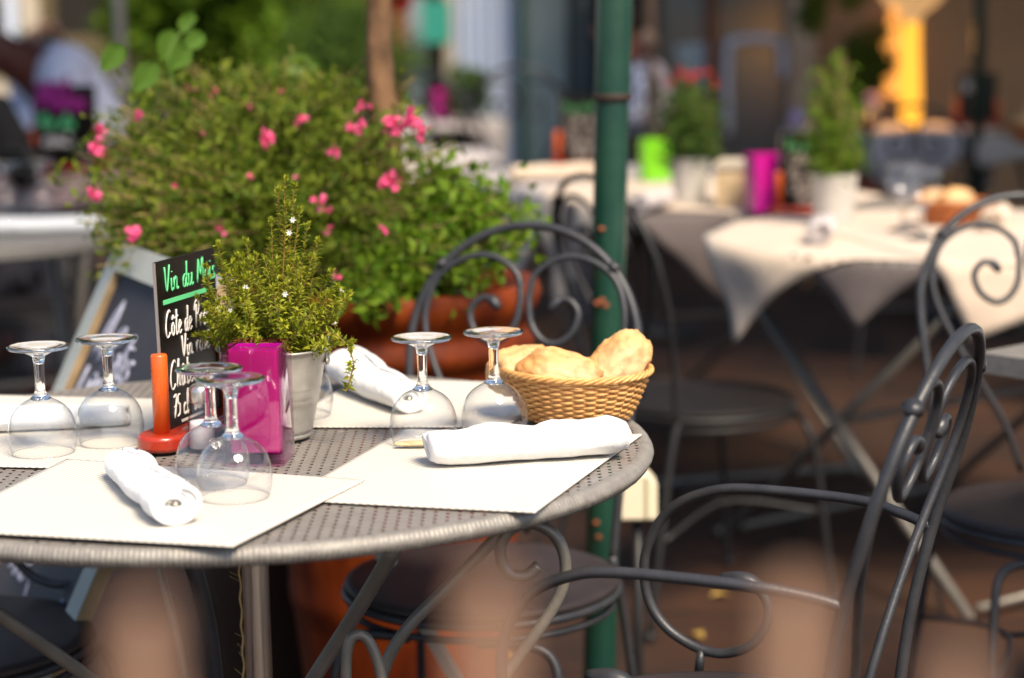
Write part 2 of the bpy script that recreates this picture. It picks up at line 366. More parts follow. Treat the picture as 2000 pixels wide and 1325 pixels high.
# facade behind the right terrace
FY = 11.0
def fx(px, yy=FY): return Y(px, 100, yy).x
fac = thing('restaurant_building', 'beige rendered restaurant front with dark framed windows behind the right hand tables', 'building', (fx(1500), FY, 0))
ox = fx(1500)
def fpart(name, x0, x1, z0, z1, y0, y1, m, parent=fac):
    b = MB(); b.box(((x0 + x1) / 2 - ox, (y0 + y1) / 2 - FY, (z0 + z1) / 2), (x1 - x0, y1 - y0, z1 - z0)); return link(name, b, m, parent, False)
fpart('wall', fx(1590), fx(2600), 0, 3.4, FY, FY + .4, M['wall_beige'])
fpart('pilaster', fx(1538), fx(1590), 0, 3.4, FY - .08, FY + .4, M['wall_pale'])
fpart('wall', fx(1165), fx(1538), 2.6, 3.4, FY, FY + .4, M['wall_beige'])
fpart('back_room', fx(1165), fx(1538), 0, 2.6, FY + .9, FY + 1, M['dark_int'])
fpart('window_frame', fx(1380), fx(1402), 0, 2.6, FY - .02, FY + .1, M['brownwood'])
fpart('window_frame', fx(1280), fx(1296), 0, 2.6, FY - .02, FY + .1, M['winframe'])
wf = fpart('window', fx(1402), fx(1532), .35, 2.6, FY + .05, FY + .09, M['window'])
fpart('window', fx(1296), fx(1380), .35, 2.6, FY + .05, FY + .09, M['window'])
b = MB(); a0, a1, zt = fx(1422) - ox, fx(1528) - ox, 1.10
b.tube(spline([(a0, 0, .6), (a0, 0, zt - .06), (a0 + .05, 0, zt), (a1 - .05, 0, zt), (a1, 0, zt - .06), (a1, 0, .9)], 5), .022, 8); link('inner_frame', b, M['curtain'], fac)  # pale tube stands for an arched reflection in the window
b = MB(); b.prism([(fx(1318) - ox, 1.08), (fx(1345) - ox, .80), (fx(1372) - ox, .80), (fx(1398) - ox, 1.10)], (0, .04, 0), Vector((1, 0, 0)), Vector((0, 0, 1)), Vector((0, -1, 0)), .02); link('window_pane', b, M['window_pale'], fac, False)  # flat pale patch paints a blue reflection on the window
fpart('door', fx(1225), fx(1280), 0, 2.6, FY + .05, FY + .09, M['dark_int'])
# blue grey glazed doors to the left of the green post
FY2 = 12.0
fac2 = thing('shop_building', 'blue grey glazed shop front with pale curtains, far back left of the green post', 'building', (fx(950, FY2), FY2, 0)); ox2 = fx(950, FY2)
def gpart(name, a, b_, z0, z1, dy, m, th=.05):
    x0, x1 = fx(a, FY2), fx(b_, FY2); b = MB(); b.box(((x0 + x1) / 2 - ox2, dy, (z0 + z1) / 2), (x1 - x0, th, z1 - z0)); return link(name, b, m, fac2, False)
gpart('wall', 705, 800, 0, 3.4, 0, M['brownwood'], .3)
gpart('shutter', 800, 832, 0, 3, .0, M['curtain_grey']); gpart('doorway', 832, 868, 0, 3, .1, M['dark_int'])
gpart('door_jamb', 868, 888, 0, 3, .0, M['wall_pale'], .1)
def curtain(a, b_, m):
    x0, x1 = fx(a, FY2) - ox2, fx(b_, FY2) - ox2; b = MB()
    b.grid(lambda u, v: (x0 + (x1 - x0) * u, .12 + .03 * math.sin(u * 38) + .0 * v, 3 * v), 80, 2); return link('curtain', b, m, fac2)
curtain(886, 1014, M['curtain'])
gpart('door_frame', 1010, 1028, 0, 3, .0, M['green_paint'], .1)
gpart('glass_pane', 1028, 1108, .1, 3, .02, M['window_blue'], .02); gpart('door_frame', 1108, 1132, 0, 3, .0, M['winframe'], .1)
gpart('glass_pane', 1132, 1185, .1, 3, .02, M['window_blue'], .02); gpart('door_frame', 1185, 1240, 0, 3, .0, M['dark_int'], .1)
gpart('lintel', 700, 1240, 3, 3.4, 0, M['wall_pale'], .35)
tag(fac2, fac2['label'], 'building')
# far left house wall and ledge
FY3 = 14.0
h3 = thing('stone_house', 'weathered olive walled house with dark doorway, far back on the left', 'building', (fx(100, FY3), FY3, 0)); ox3 = fx(100, FY3)
def hpart(name, a, b_, z0, z1, dy, m, th=.3):
    x0, x1 = fx(a, FY3), fx(b_, FY3); b = MB(); b.box(((x0 + x1) / 2 - ox3, dy, (z0 + z1) / 2), (x1 - x0, th, z1 - z0)); return link(name, b, m, h3, False)
hpart('wall', -500, 116, 0, 4, 0, M['wall_olive']); hpart('wall', 116, 760, 0, 1.16, 0, M['wall_olive']); hpart('wall', 225, 760, 1.16, 4, 0, M['wall_olive'])
hpart('doorway', 116, 225, 1.16, 4, .1, M['dark_int']); hpart('lintel', 28, 52, .6, 4, -.2, M['curtain'], .06); hpart('door_frame', 60, 92, .6, 4, -.2, M['ledge'], .06)
b = MB(); b.box((0, 0, .45), (3.2, .35, .9)); lw = link('garden_wall', b, M['ledge'], None, False); lw.location = (fx(330, 12.6), 12.6, 0); tag(lw, 'low pale plaster garden wall in front of the olive walled house', 'wall')

# foliage generators
def rdir():
    while True:
        v = Vector((random.uniform(-1, 1), random.uniform(-1, 1), random.uniform(-1, 1)))
        if .05 < v.length < 1: return v.normalized()
def leaf_cloud(mb, c, rad, n, l, wd, clumps=30, cs=.28, hollow=.35):
    c = Vector(c); cl = []
    for i in range(clumps):
        d = rdir(); k = random.uniform(hollow, 1.0) ** .6
        cl.append((Vector((d.x * rad[0], d.y * rad[1], d.z * rad[2])) * k, random.uniform(.6, 1.25) * cs * min(rad)))
    for i in range(n):
        o, s_ = random.choice(cl); p = c + o + rdir() * s_ * random.random() ** .5 * 1.3
        ll = l * random.uniform(.6, 1.3); mb.leaf(p, rdir() + Vector((0, 0, .15)), rdir(), ll, wd * random.uniform(.7, 1.2))
def crown_tree(name, label, loc, h, cr_, tr, m, n, l, cat='tree', group=None, trunk_m=None):
    t = thing(name, label, cat, loc, 0, group)
    b = MB(); tp = spline([(0, 0, 0), (.03 * h, .01, h * .3), (-.02 * h, 0, h * .55), (0, 0, h * .8)], 4)
    b.tube(tp, [tr * (1 - .5 * i / len(tp)) for i in range(len(tp))], 8)
    for i in range(6):
        a = i * 2.1; b.tube(spline([(0, 0, h * .5), (cr_[0] * .3 * math.cos(a), cr_[1] * .3 * math.sin(a), h * .62), (cr_[0] * .7 * math.cos(a), cr_[1] * .7 * math.sin(a), h * .8)], 3), [tr * .4, tr * .35, tr * .3, tr * .25, tr * .2, tr * .15, tr * .1], 6)
    link('trunk', b, trunk_m or M['bark'], t)
    b = MB(); leaf_cloud(b, (0, 0, h - cr_[2] * .8), cr_, n, l, l * .5, 60, .3, .2); link('crown', b, m, t, False); return t
GR = 'trees and shrubs behind the far tables'
for i, (px, yy, h, cr_, mm, n, lab) in enumerate([
    (440, 12.0, 2.2, (.7, .6, 1.0), 'leaf_olive', 5000, 'olive green leafy tree left of the dark round bush'),
    (450, 11.6, 2.4, (.75, .6, 1.1), 'leaf', 6000, 'bright green leafy tree directly behind the flower bush'),
    (580, 12.6, 2.6, (.8, .6, 1.2), 'leaf_dark', 6000, 'tall deep green tree standing left of the brown trunk')]):
    crown_tree('leafy_tree', lab, (fx(px, yy), yy, 0), h, cr_, .07, M[mm], n, .09, group=GR)
crown_tree('round_bush', 'dark blackish green round bush left of the brown trunk', (fx(665, 10.4), 10.4, 0), 1.32, (.34, .34, .36), .03, M['leaf_dark'], 3500, .05, cat='bush', group=GR)

# unseen awnings, added out of frame to shadow the far terrace
def awning(label, x0, x1, y0, y1):
    aw = thing('terrace_awning', label, 'awning', (x0, y0, 0), 0, 'canvas awnings over the terrace'); b = MB()
    b.grid(lambda u, v: ((x1 - x0) * u, (y1 - y0) * v, 2.75 + .4 * v - .04 * math.sin(PI * ((u * 5) % 1))), 40, 6)
    o = link('canvas', b, M['canvas'], aw); sm = o.modifiers.new('solid', 'SOLIDIFY'); sm.thickness = .004
    b = MB(); b.tube([(0, 0, 2.72), (x1 - x0, 0, 2.72)], .03, 8); link('front_bar', b, M['green_paint'], aw)
awning('wide dark green canvas awning stretched above the tables right of the green post', 1.0, 8, 5.2, 10.9)
awning('narrower dark green canvas awning above the far left tables', -3.6, -.35, 5.0, 8.6)

# ------------------------------------------------------------------ green post
gp = thing('green_post', 'dark green painted round metal post with rust spots behind the bread basket', 'post', (Y(1168, 1290, 3.55).x, 3.55, 0))
top = Y(1200, 10, 3.55) - Vector(gp.location); slope = (top.x) / top.z
b = MB(); b.tube([(0, 0, 0), (slope * 1.12, 0, 1.12)], .0295, 32); link('lower_tube', b, M['green_paint'], gp, auto=40)
b = MB(); b.tube([(slope * 1.12, 0, 1.12), (slope * 2.74, 0, 2.74)], .0315, 32); link('upper_tube', b, M['green_paint'], gp, auto=40)
b = MB(); b.lathe([(.0290, -.006), (.0345, -.005), (.035, .005), (.029, .006)], 28, (slope * 1.115, 0, 1.115)); link('clamp_ring', b, mat('rusty ring', (.03, .012, .008), .7), gp)
for i, (px, py) in enumerate([(1176, 588), (1184, 598), (1166, 593), (1175, 448), (1164, 1022), (1170, 1050)]):
    p = Y(px, py, 3.52) - Vector(gp.location); b = MB(); b.blob((p.x, -.0287, p.z), (.006, .0015, .0045), .5, 3, 10, 6, i); link('rust_spot', b, mat('rust', (.25, .07, .03), .9) if i == 0 else bpy.data.materials['rust'], gp)
b = MB(); b.box((0, 0, .004), (.16, .16, .008)); link('base_plate', b, M['green_paint'], gp, False)
# small cream box
p = Y(1247, 972, 3.35); b = MB(); b.prism([(-.030, -.040), (.032, -.040), (.032, .022), (.018, .040), (-.030, .040)], (0, 0, 0), Vector((1, 0, 0)), Vector((0, 0, 1)), Vector((0, -1, 0)), .05)
cb = link('socket_box', b, M['cream_plastic'], None, False); cb.location = p + Vector((0.0, 0, 0)); tag(cb, 'small cream electrical box beside the green post below table height', 'box'); modbev(cb, .004)
b = MB(); b.box((0, 0, 0), (.003, .054, .07)); s_ = link('lid_seam', b, mat('seam', (.35, .33, .2), .6), cb, False); s_.location = (.014, .025 - .002, 0)
b = MB(); b.tube([(0, .03, -.04), (0, .03, -(p.z))], .008, 8); link('conduit', b, M['darkiron'], cb)

# ------------------------------------------------------------------ chairs
SCR = [(-.02, .47), (-.045, .55), (-.085, .62), (-.124, .686), (-.151, .745), (-.161, .792), (-.151, .839), (-.130, .866), (-.100, .882), (-.069, .887), (-.038, .878), (-.014, .858), (-.0075, .831), (-.0075, .811), (-.013, .784), (-.030, .762), (-.053, .755), (-.077, .770), (-.087, .794), (-.083, .811), (-.069, .822), (-.053, .819), (-.041, .806)]
ARM = [(0, .665), (.04, .676), (.10, .684), (.24, .684), (.30, .672), (.345, .645), (.372, .60), (.378, .56), (.370, .52), (.345, .488), (.305, .468), (.27, .465), (.235, .48), (.213, .512), (.214, .542), (.235, .562), (.275, .565)]
def by(z):  # back lean
    if z < .45: return -.17 - (.45 - z) * .18 * (1 if z > 0 else 1)
    return -.17 - (z - .45) * .19 - max(0, z - .66) * .10
def make_chair(label, arms, group=None, im='iron', sm_='seat'):
    t = thing('bistro_chair', label, 'chair', (0, 0, 0), 0, group)
    r = .2
    b = MB(); b.lathe([(.0001, .446), (.10, .4465), (.185, .449), (.199, .447), (.202, .441), (.198, .435), (.18, .436), (.0001, .436)], 48)
    link('seat', b, M[sm_], t)
    b = MB(); b.tube([(.200 * math.cos(a), .200 * math.sin(a), .430) for a in [2 * PI * i / 48 for i in range(48)]], .0065, 8, closed=True)
    b.tube([(.192 * math.cos(a), .192 * math.sin(a), .408) for a in [2 * PI * i / 48 for i in range(48)]], .0055, 8, closed=True); link('seat_ring', b, M[im], t)
    # hoop
    pts = [(-.155, by(.42), .42), (-.165, by(.55), .55), (-.178, by(.66), .66)]
    for i in range(0, 13):
        a = PI - PI * i / 12; z = .747 + .186 * math.sin(a); pts.append((.183 * math.cos(a), by(z), z))
    pts += [(.178, by(.66), .66), (.165, by(.55), .55), (.155, by(.42), .42)]
    b = MB(); b.tube(spline(pts, 4), .0071, 10); link('back_hoop', b, M[im], t)
    for s in (-1, 1):
        sp = spline([(-s * u * 1.0 * -1 if False else s * -u, by(z) + .004, z) for u, z in SCR], 5)
        n = len(sp); rr = [.0056] * n
        for k in range(7): rr[n - 1 - k] = .0056 + .0032 * math.sin(PI * min(1, (6 - k + 1) / 7))
        b = MB(); b.tube(sp, rr, 8)
        # collar binding scroll and hoop
        q = Vector((s * .134, by(.868) + .001, .868)); d = Vector((-s * .6, 0, -.75)).normalized()
        b.tube([q - d * .006 + Vector((s * .006, 0, .004)), q + d * .006 + Vector((s * .006, 0, .004))], .0105, 10)
        link('back_scroll', b, M[im], t)
    for s in (-1, 1):
        b = MB(); b.tube(spline([(s * .155, by(.44), .44), (s * .165, -.20, .35), (s * .178, -.235, .18), (s * .19, -.27, .005)], 5), .0075, 8)
        b.lathe([(.0001, 0), (.012, 0), (.012, .012), (.0075, .02)], 10, (s * .19, -.27, 0)); link('leg', b, M[im], t)
        b = MB(); b.tube(spline([(s * .05, .186, .405), (s * .11, .175, .403), (s * .15, .168, .385), (s * .165, .18, .33), (s * .175, .20, .16), (s * .182, .215, .005)], 5), .0075, 8)
        b.lathe([(.0001, 0), (.012, 0), (.012, .012), (.0075, .02)], 10, (s * .182, .215, 0)); link('leg', b, M[im], t)
    b = MB(); b.tube(spline([(-.176, -.22, .2), (-.1, -.05, .23), (-.1, .05, .23), (-.175, .2, .2)], 5), .005, 6); b.tube(spline([(.176, -.22, .2), (.1, -.05, .23), (.1, .05, .23), (.175, .2, .2)], 5), .005, 6); b.tube([(-.1, 0, .232), (.1, 0, .232)], .005, 6); link('stretcher', b, M[im], t)
    if arms:
        for s in (-1, 1):
            pp = []
            for i, (f, z) in enumerate(ARM):
                u = .178 + .03 * min(1, f / .12); pp.append((s * u, by(.665) + f, z))
            sp = spline(pp, 5); n = len(sp); rr = [.0066] * n
            for k in range(8): rr[n - 1 - k] = .0062 + .006 * math.sin(PI * min(1, (7 - k + 1) / 8))
            b = MB(); b.tube(sp, rr, 10)
            b.tube([(s * .208, by(.665) + .30, .469), (s * .198, by(.665) + .30, .44)], .006, 8); link('armrest', b, M[im], t)
    return t
def face(fxv, fyv): return math.atan2(fyv, fxv) - PI / 2
chR = make_chair('sharp grey iron armchair with scrolled arms at the right of the set table', True, 'grey scrollwork armchairs'); chR.scale = (1, 1, .985); chR.location = (.223, 2.277, 0); chR.rotation_euler = (0, 0, face(-.9, .437))
dup(chR, (-.78, 2.68, 0), face(.97, -.24), 'grey iron armchair cut off at the bottom left, in front of the chalkboard', 'grey scrollwork armchairs')
chA = make_chair('grey iron chair with double scroll back tucked behind the set table before the terracotta pot', False, 'grey scrollwork chairs'); chA.location = (-.05, 2.91, 0); chA.rotation_euler = (0, 0, face(-.28, -.96))
GC = 'grey scrollwork chairs'
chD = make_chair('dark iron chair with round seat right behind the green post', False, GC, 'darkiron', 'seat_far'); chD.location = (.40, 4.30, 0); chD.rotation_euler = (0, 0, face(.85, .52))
for (x, y, f, lab) in [
    (.90, 3.27, (.05, -1), 'iron chair with round scroll back at the right edge, under the hanging cloth'),
    (-.20, 5.45, (.8, .6), 'iron chair half hidden behind the right side of the flower bush'),
    (-1.42, 5.9, (0, -1), 'iron chair behind the round table at far left'),
    (1.95, 6.3, (-1, .15), 'shadowed iron chair at the right edge beyond the bread basket on cloth'),
    (-.36, 9.2, (.5, .85), 'distant iron chair beside the far table with the magenta candle'),
    (-2.0, 9.4, (.7, -.6), 'distant iron chair behind the broad leaves at left'),
    (1.45, 7.2, (.3, 1), 'dark iron chair beneath the pointed white cloth')]:
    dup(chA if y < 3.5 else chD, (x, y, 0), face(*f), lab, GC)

for (x, y, f, lab) in [(.07, 8.3, (.1, 1), 'distant grey iron chair seen from behind in front of the blue glazing'), (.30, 8.7, (-.7, .7), 'distant grey iron chair just left of the green writing menu board'), (-.17, 8.5, (.6, .8), 'distant grey iron chair right of the tiny magenta candle')]:
    dup(chA, (x, y, 0), face(*f), lab, GC).scale = (1.1, 1.1, 1.13)

# ------------------------------------------------------------------ tables
TC = Vector((-.33, 2.44, 0)); TR = .5
def round_top(t, rr, name='tabletop', mm='mesh_top'):
    b = MB(); b.lathe([(.0001, .748), (rr * .5, .748), (rr - .012, .748)], 96); b.lathe([(rr - .012, .7445), (rr * .5, .7445), (.0001, .7445)], 96); link(name, b, M[mm], t)
def rim(t, rr, fine=True):
    b = MB(); n = 2160 if fine else 120
    def fn(u, v):
        a = 2 * PI * u; q = 2 * PI * v
        k = .0108 + (.0011 * math.sin(a * 280 + q * 3) * math.sin(a * 280 - q * 3) + .0006 * noise.noise(Vector((math.cos(a) * rr / .004, math.sin(a) * rr / .004, q * 2.2))) if fine else 0)
        return ((rr - .0125 + k * math.cos(q)) * math.cos(a), (rr - .0125 + k * math.cos(q)) * math.sin(a), .738 + k * .98 * math.sin(q))
    b.grid(fn, n, 18, True, True); link('rim', b, M['rim'], t)
t1 = thing('round_table', 'large round perforated grey metal table set with glasses and place mats in front', 'table', TC)
round_top(t1, TR); rim(t1, TR)
ctr = Z(503, 1110, .70); px_ = Vector((Y(500, 1150, 2.44).x, 2.44, 0)) - TC
b = MB(); b.tube([(px_.x, px_.y, .02), (px_.x, px_.y, .735)], .0165, 28); link('central_pole', b, M['steel'], t1, auto=40)
b = MB()
tw = [(px_.x - .0185 + .0012 * math.cos(i * 1.3), px_.y - .004 + .0012 * math.sin(i * 1.3), .03 + i * .007) for i in range(101)]
b.tube(tw, .0016, 6)
for i in range(40):
    q = Vector(tw[random.randrange(8, 98)]); b.tube([q, q + Vector((random.uniform(-.014, -.003), random.uniform(-.004, .004), random.uniform(-.002, .01)))], .00025, 4)
link('jute_twine', b, M['twine'], t1)
def L_(px, py, yd): return Y(px, py, yd) - TC
def leg(pts, r, m='iron_warm', name='leg'):
    b = MB(); b.tube(spline(pts, 6), r, 10); link(name, b, M[m], t1)
# straight struts
leg([L_(775, 1065, 2.30), L_(690, 1205, 2.34), L_(600, 1345, 2.38), L_(520, 1480, 2.42)], .0095)
leg([L_(-40, 1175, 2.25), L_(80, 1258, 2.30), L_(200, 1342, 2.36), L_(330, 1440, 2.42)], .0085)
# two bowed legs, left
leg([L_(285, 1060, 2.5), L_(310, 1110, 2.5), L_(335, 1200, 2.48), L_(362, 1330, 2.47), L_(385, 1520, 2.46)], .0055)
leg([L_(352, 1050, 2.35), L_(378, 1110, 2.35), L_(402, 1200, 2.36), L_(420, 1330, 2.38), L_(428, 1520, 2.40)], .0105, 'iron')
# scroll brace, right
leg([L_(1015, 1000, 2.28), L_(960, 1060, 2.28), L_(880, 1142, 2.28), L_(800, 1222, 2.28), L_(757, 1290, 2.28), L_(738, 1370, 2.28), L_(720, 1520, 2.3)], .0072, name='scroll_brace')
leg([L_(1052, 1105, 2.22), L_(1028, 1124, 2.22), L_(1000, 1122, 2.22), L_(980, 1098, 2.22), L_(980, 1060, 2.22), L_(1005, 1030, 2.22), L_(1045, 1024, 2.22), L_(1085, 1048, 2.22), L_(1104, 1095, 2.22), L_(1098, 1150, 2.22), L_(1068, 1208, 2.22), L_(1020, 1275, 2.22), L_(970, 1345, 2.22), L_(900, 1460, 2.24)], .0068, name='scroll_brace')
leg([L_(678, 1420, 2.2), L_(676, 1320, 2.2), L_(680, 1262, 2.2), L_(697, 1240, 2.2), L_(720, 1252, 2.2), L_(742, 1310, 2.2), L_(757, 1420, 2.2)], .0062, name='scroll_brace')
b = MB(); b.lathe([(.0001, 0), (.24, 0), (.24, .015), (.03, .04), (.0001, .04)], 40, (px_.x, px_.y, 0)); link('foot_plate', b, M['iron_warm'], t1)
b = MB(); b.lathe([(.0001, .70), (.10, .70), (.10, .735), (.0001, .735)], 24, (px_.x, px_.y, 0)); link('mount_plate', b, M['iron_warm'], t1)

# other tables
def xleg_table(label, loc, rz, shape, size, topm='rim', group='tables of the terrace', legs=True):
    t = thing('folding_table', label, 'table', loc, rz, group)
    if shape == 'round':
        b = MB(); b.lathe([(.0001, .748), (size - .01, .748), (size, .742), (size, .722), (size - .01, .716), (.0001, .716)], 64); hx = hy = size * .72
    else:
        b = MB(); b.box((0, 0, .733), (size[0], size[1], .03)); hx, hy = size[0] * .42, size[1] * .42
    o = link('tabletop', b, M[topm], t, shape == 'round', 40)
    if legs:
        for s in (-1, 1):
            for k in (-1, 1):
                b = MB(); b.tube([(s * hx * .9 , -k * hy, .72), (s * hx * .9 + .02 * k, k * hy, .01)], .012, 8); link('leg', b, M['iron_warm'], t)
        for yy_, zz_ in ((-hy, .03), (hy, .03), (0, .36)): b = MB(); b.tube([(-hx * .9, yy_, zz_), (hx * .9, yy_, zz_)], .009, 6); link('cross_bar', b, M['iron_warm'], t)
    return t
def cloth(label, loc, rz, shape, size, side, ang, off, m, zt=.751, group='table cloths of the terrace', n=44):
    ca, sa = math.cos(ang), math.sin(ang); sd_ = random.random() * 30
    sx_, sy_ = side if isinstance(side, tuple) else (side, side)
    def fn(u, v):
        a, c = (u - .5) * sx_, (v - .5) * sy_; x = off[0] + a * ca - c * sa; y = off[1] + a * sa + c * ca
        if shape == 'round':
            r = math.hypot(x, y); d = max(0, r - size)
            if d > 0: nx, ny = x / r, y / r; bx, by_ = nx * size, ny * size
            else: bx, by_, nx, ny = x, y, 0, 0
        else:
            bx = max(-size[0] / 2, min(size[0] / 2, x)); by_ = max(-size[1] / 2, min(size[1] / 2, y)); dx, dy = x - bx, y - by_; d = math.hypot(dx, dy)
            nx, ny = (dx / d, dy / d) if d > 1e-6 else (0, 0)
        wv = noise.noise(Vector((x * 7, y * 7, sd_))) * .020 * min(1, d * 14) + .010 * math.sin((x * ny - y * nx) * 38 + 3 * noise.noise(Vector((x * 3, y * 3, sd_)))) * min(1, d * 8)
        fl = .006 + d * .10 + wv
        return (bx + nx * fl if d > 0 else bx, by_ + ny * fl if d > 0 else by_, zt + .0015 * noise.noise(Vector((x * 9, y * 9, sd_))) - d * .99 + (0 if d == 0 else 0))
    b = MB(); b.grid(fn, n, n); o = link('tablecloth', b, M[m]); o.location = loc; o.rotation_euler = (0, 0, rz); tag(o, label, 'tablecloth', group)
    s2 = o.modifiers.new('solid', 'SOLIDIFY'); s2.thickness = .0015; s2.offset = 1
    return o
T2 = (1.02, 4.64, 0)
xleg_table('round grey folding table under the white cloth at right, holding two upright glasses', T2, R(35), 'round', .57)
cloth('white cloth whose long corner hangs off the left front of the right table', T2, 0, 'round', .57, 1.10, R(206 - 45), (0, 0), 'cloth_warm')
cloth('cream cloth hanging in a wide fold at the right edge of the right table', T2, 0, 'round', .57, .92, R(238 - 45), (.22, -.17), 'cloth_warm', .7535)
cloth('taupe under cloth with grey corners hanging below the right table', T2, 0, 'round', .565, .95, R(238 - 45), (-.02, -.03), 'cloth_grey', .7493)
T3 = (.47, 6.05, 0); T3r = R(16)
xleg_table('long table behind the green post carrying the pots and green candle', T3, T3r, 'rect', (.8, 1.7), group='tables of the terrace')
cloth('white cloth falling off the left side of the long table', T3, T3r, 'rect', (.8, 1.7), (1.15, 1.15), R(40), (-.12, .35), 'cloth_cool')
cloth('cream cloth on the near end of the long table behind the green post', T3, T3r, 'rect', (.8, 1.7), (1.0, 1.0), R(45), (0, -.30), 'cloth_warm', .7535)
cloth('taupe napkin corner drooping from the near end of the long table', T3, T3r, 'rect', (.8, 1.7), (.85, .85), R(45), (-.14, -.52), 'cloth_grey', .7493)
xleg_table('grey table corner jutting in at the right edge of the picture', (1.19, 2.98, 0), R(40), 'rect', (.7, .7), 'rim')
cloth('pinkish white cloth hanging at the very right edge', (1.19, 2.98, 0), R(40), 'rect', (.7, .7), .84, R(0), (.12, -.12), 'white_cloth')
TL = (-1.37, 5.02, 0)
tl_ = xleg_table('round grey table with a napkin and two upturned glasses at far left', TL, R(20), 'round', .42)
T5 = (-1.50, 7.0, 0)
xleg_table('small square table with the pink lettered menu board at far left', T5, R(8), 'rect', (.8, .8))
cloth('pinkish cloth on the small table at far left', T5, R(8), 'rect', (.8, .8), .98, R(0), (0, 0), 'cloth_mauve')
T6 = (1.62, 8.75, 0)
xleg_table('square table under the glowing lamp', T6, R(10), 'rect', (.72, .72))
cloth('mauve white cloth with pointed corner under the glowing lamp', T6, R(10), 'rect', (.72, .72), .95, R(35), (0, 0), 'cloth_cool')
T7 = (-.42, 10.0, 0)
xleg_table('distant round table with a magenta candle beside the box plant', T7, 0, 'round', .4)
cloth('pale cloth on the distant table with the magenta candle', T7, 0, 'round', .4, .85, R(20), (0, 0), 'cloth_cool')
T8 = (-.95, 10.6, 0)
xleg_table('distant table under a bluish cloth left of the brown trunk', T8, 0, 'rect', (.9, .8))
cloth('bluish white cloth left of the brown trunk', T8, 0, 'rect', (.9, .8), 1.1, R(10), (0, 0), 'shirt')
T9 = (2.35, 7.6, 0)
xleg_table('table at the far right edge carrying the piled bread basket', T9, R(5), 'rect', (.95, .9))
cloth('ecru cloth at the far right edge under the piled bread basket', T9, R(5), 'rect', (.95, .9), 1.05, R(8), (0, 0), 'cloth_warm')
T10 = (-.32, 7.6, 0)
xleg_table('low lit table behind the top of the flower bush', T10, R(10), 'rect', (.5, .5))
cloth('pinkish white cloth just right of the flower bush top', T10, R(10), 'rect', (.5, .5), .62, R(10), (0, 0), 'cloth_cool')

# ------------------------------------------------------------------ place mats
def placemat(pix, label, z):
    P = [Z(x, y, z) for x, y in pix]; c = sum(P, Vector()) / 4; ax = (P[1] - P[0] + P[2] - P[3]).normalized(); ang = math.atan2(ax.y, ax.x)
    Rm = Matrix.Rotation(-ang, 3, 'Z'); Q = [Rm @ (p - c) for p in P]; b = MB(); nu, nv = 60, 44
    def fn(u, v):
        p = Q[0] * (1 - u) * (1 - v) + Q[1] * u * (1 - v) + Q[2] * u * v + Q[3] * (1 - u) * v
        edge = max(abs(u - .5), abs(v - .5)) * 2
        zz = .0004 * noise.noise(Vector((p.x * 8, p.y * 8, z * 900))) + .0010 * max(0, edge - .85) * (1 + noise.noise(Vector((u * 3, v * 3, z * 500))))
        return (p.x, p.y, zz)
    b.grid(fn, nu, nv); o = link('placemat', b, M['placemat']); o.location = (c.x, c.y, z); o.rotation_euler = (0, 0, ang)
    s2 = o.modifiers.new('solid', 'SOLIDIFY'); s2.thickness = .0014; s2.offset = -1
    tag(o, label, 'place mat', 'ribbed cream place mats'); return o
placemat([(480, 785), (205, 918), (-330, 905), (-20, 773)], 'cream ribbed place mat under the two left glasses', .7502)
placemat([(1130, 752), (984, 836), (535, 836), (700, 741)], 'cream ribbed place mat at the back under the two glasses by the basket', .7502)
placemat([(1255, 850), (1045, 1003), (552, 978), (790, 840)], 'cream ribbed place mat under the wide napkin at the right', .7505)
placemat([(712, 940), (455, 1070), (-150, 1036), (130, 899)], 'cream ribbed place mat in front under the rolled napkin', .7532)

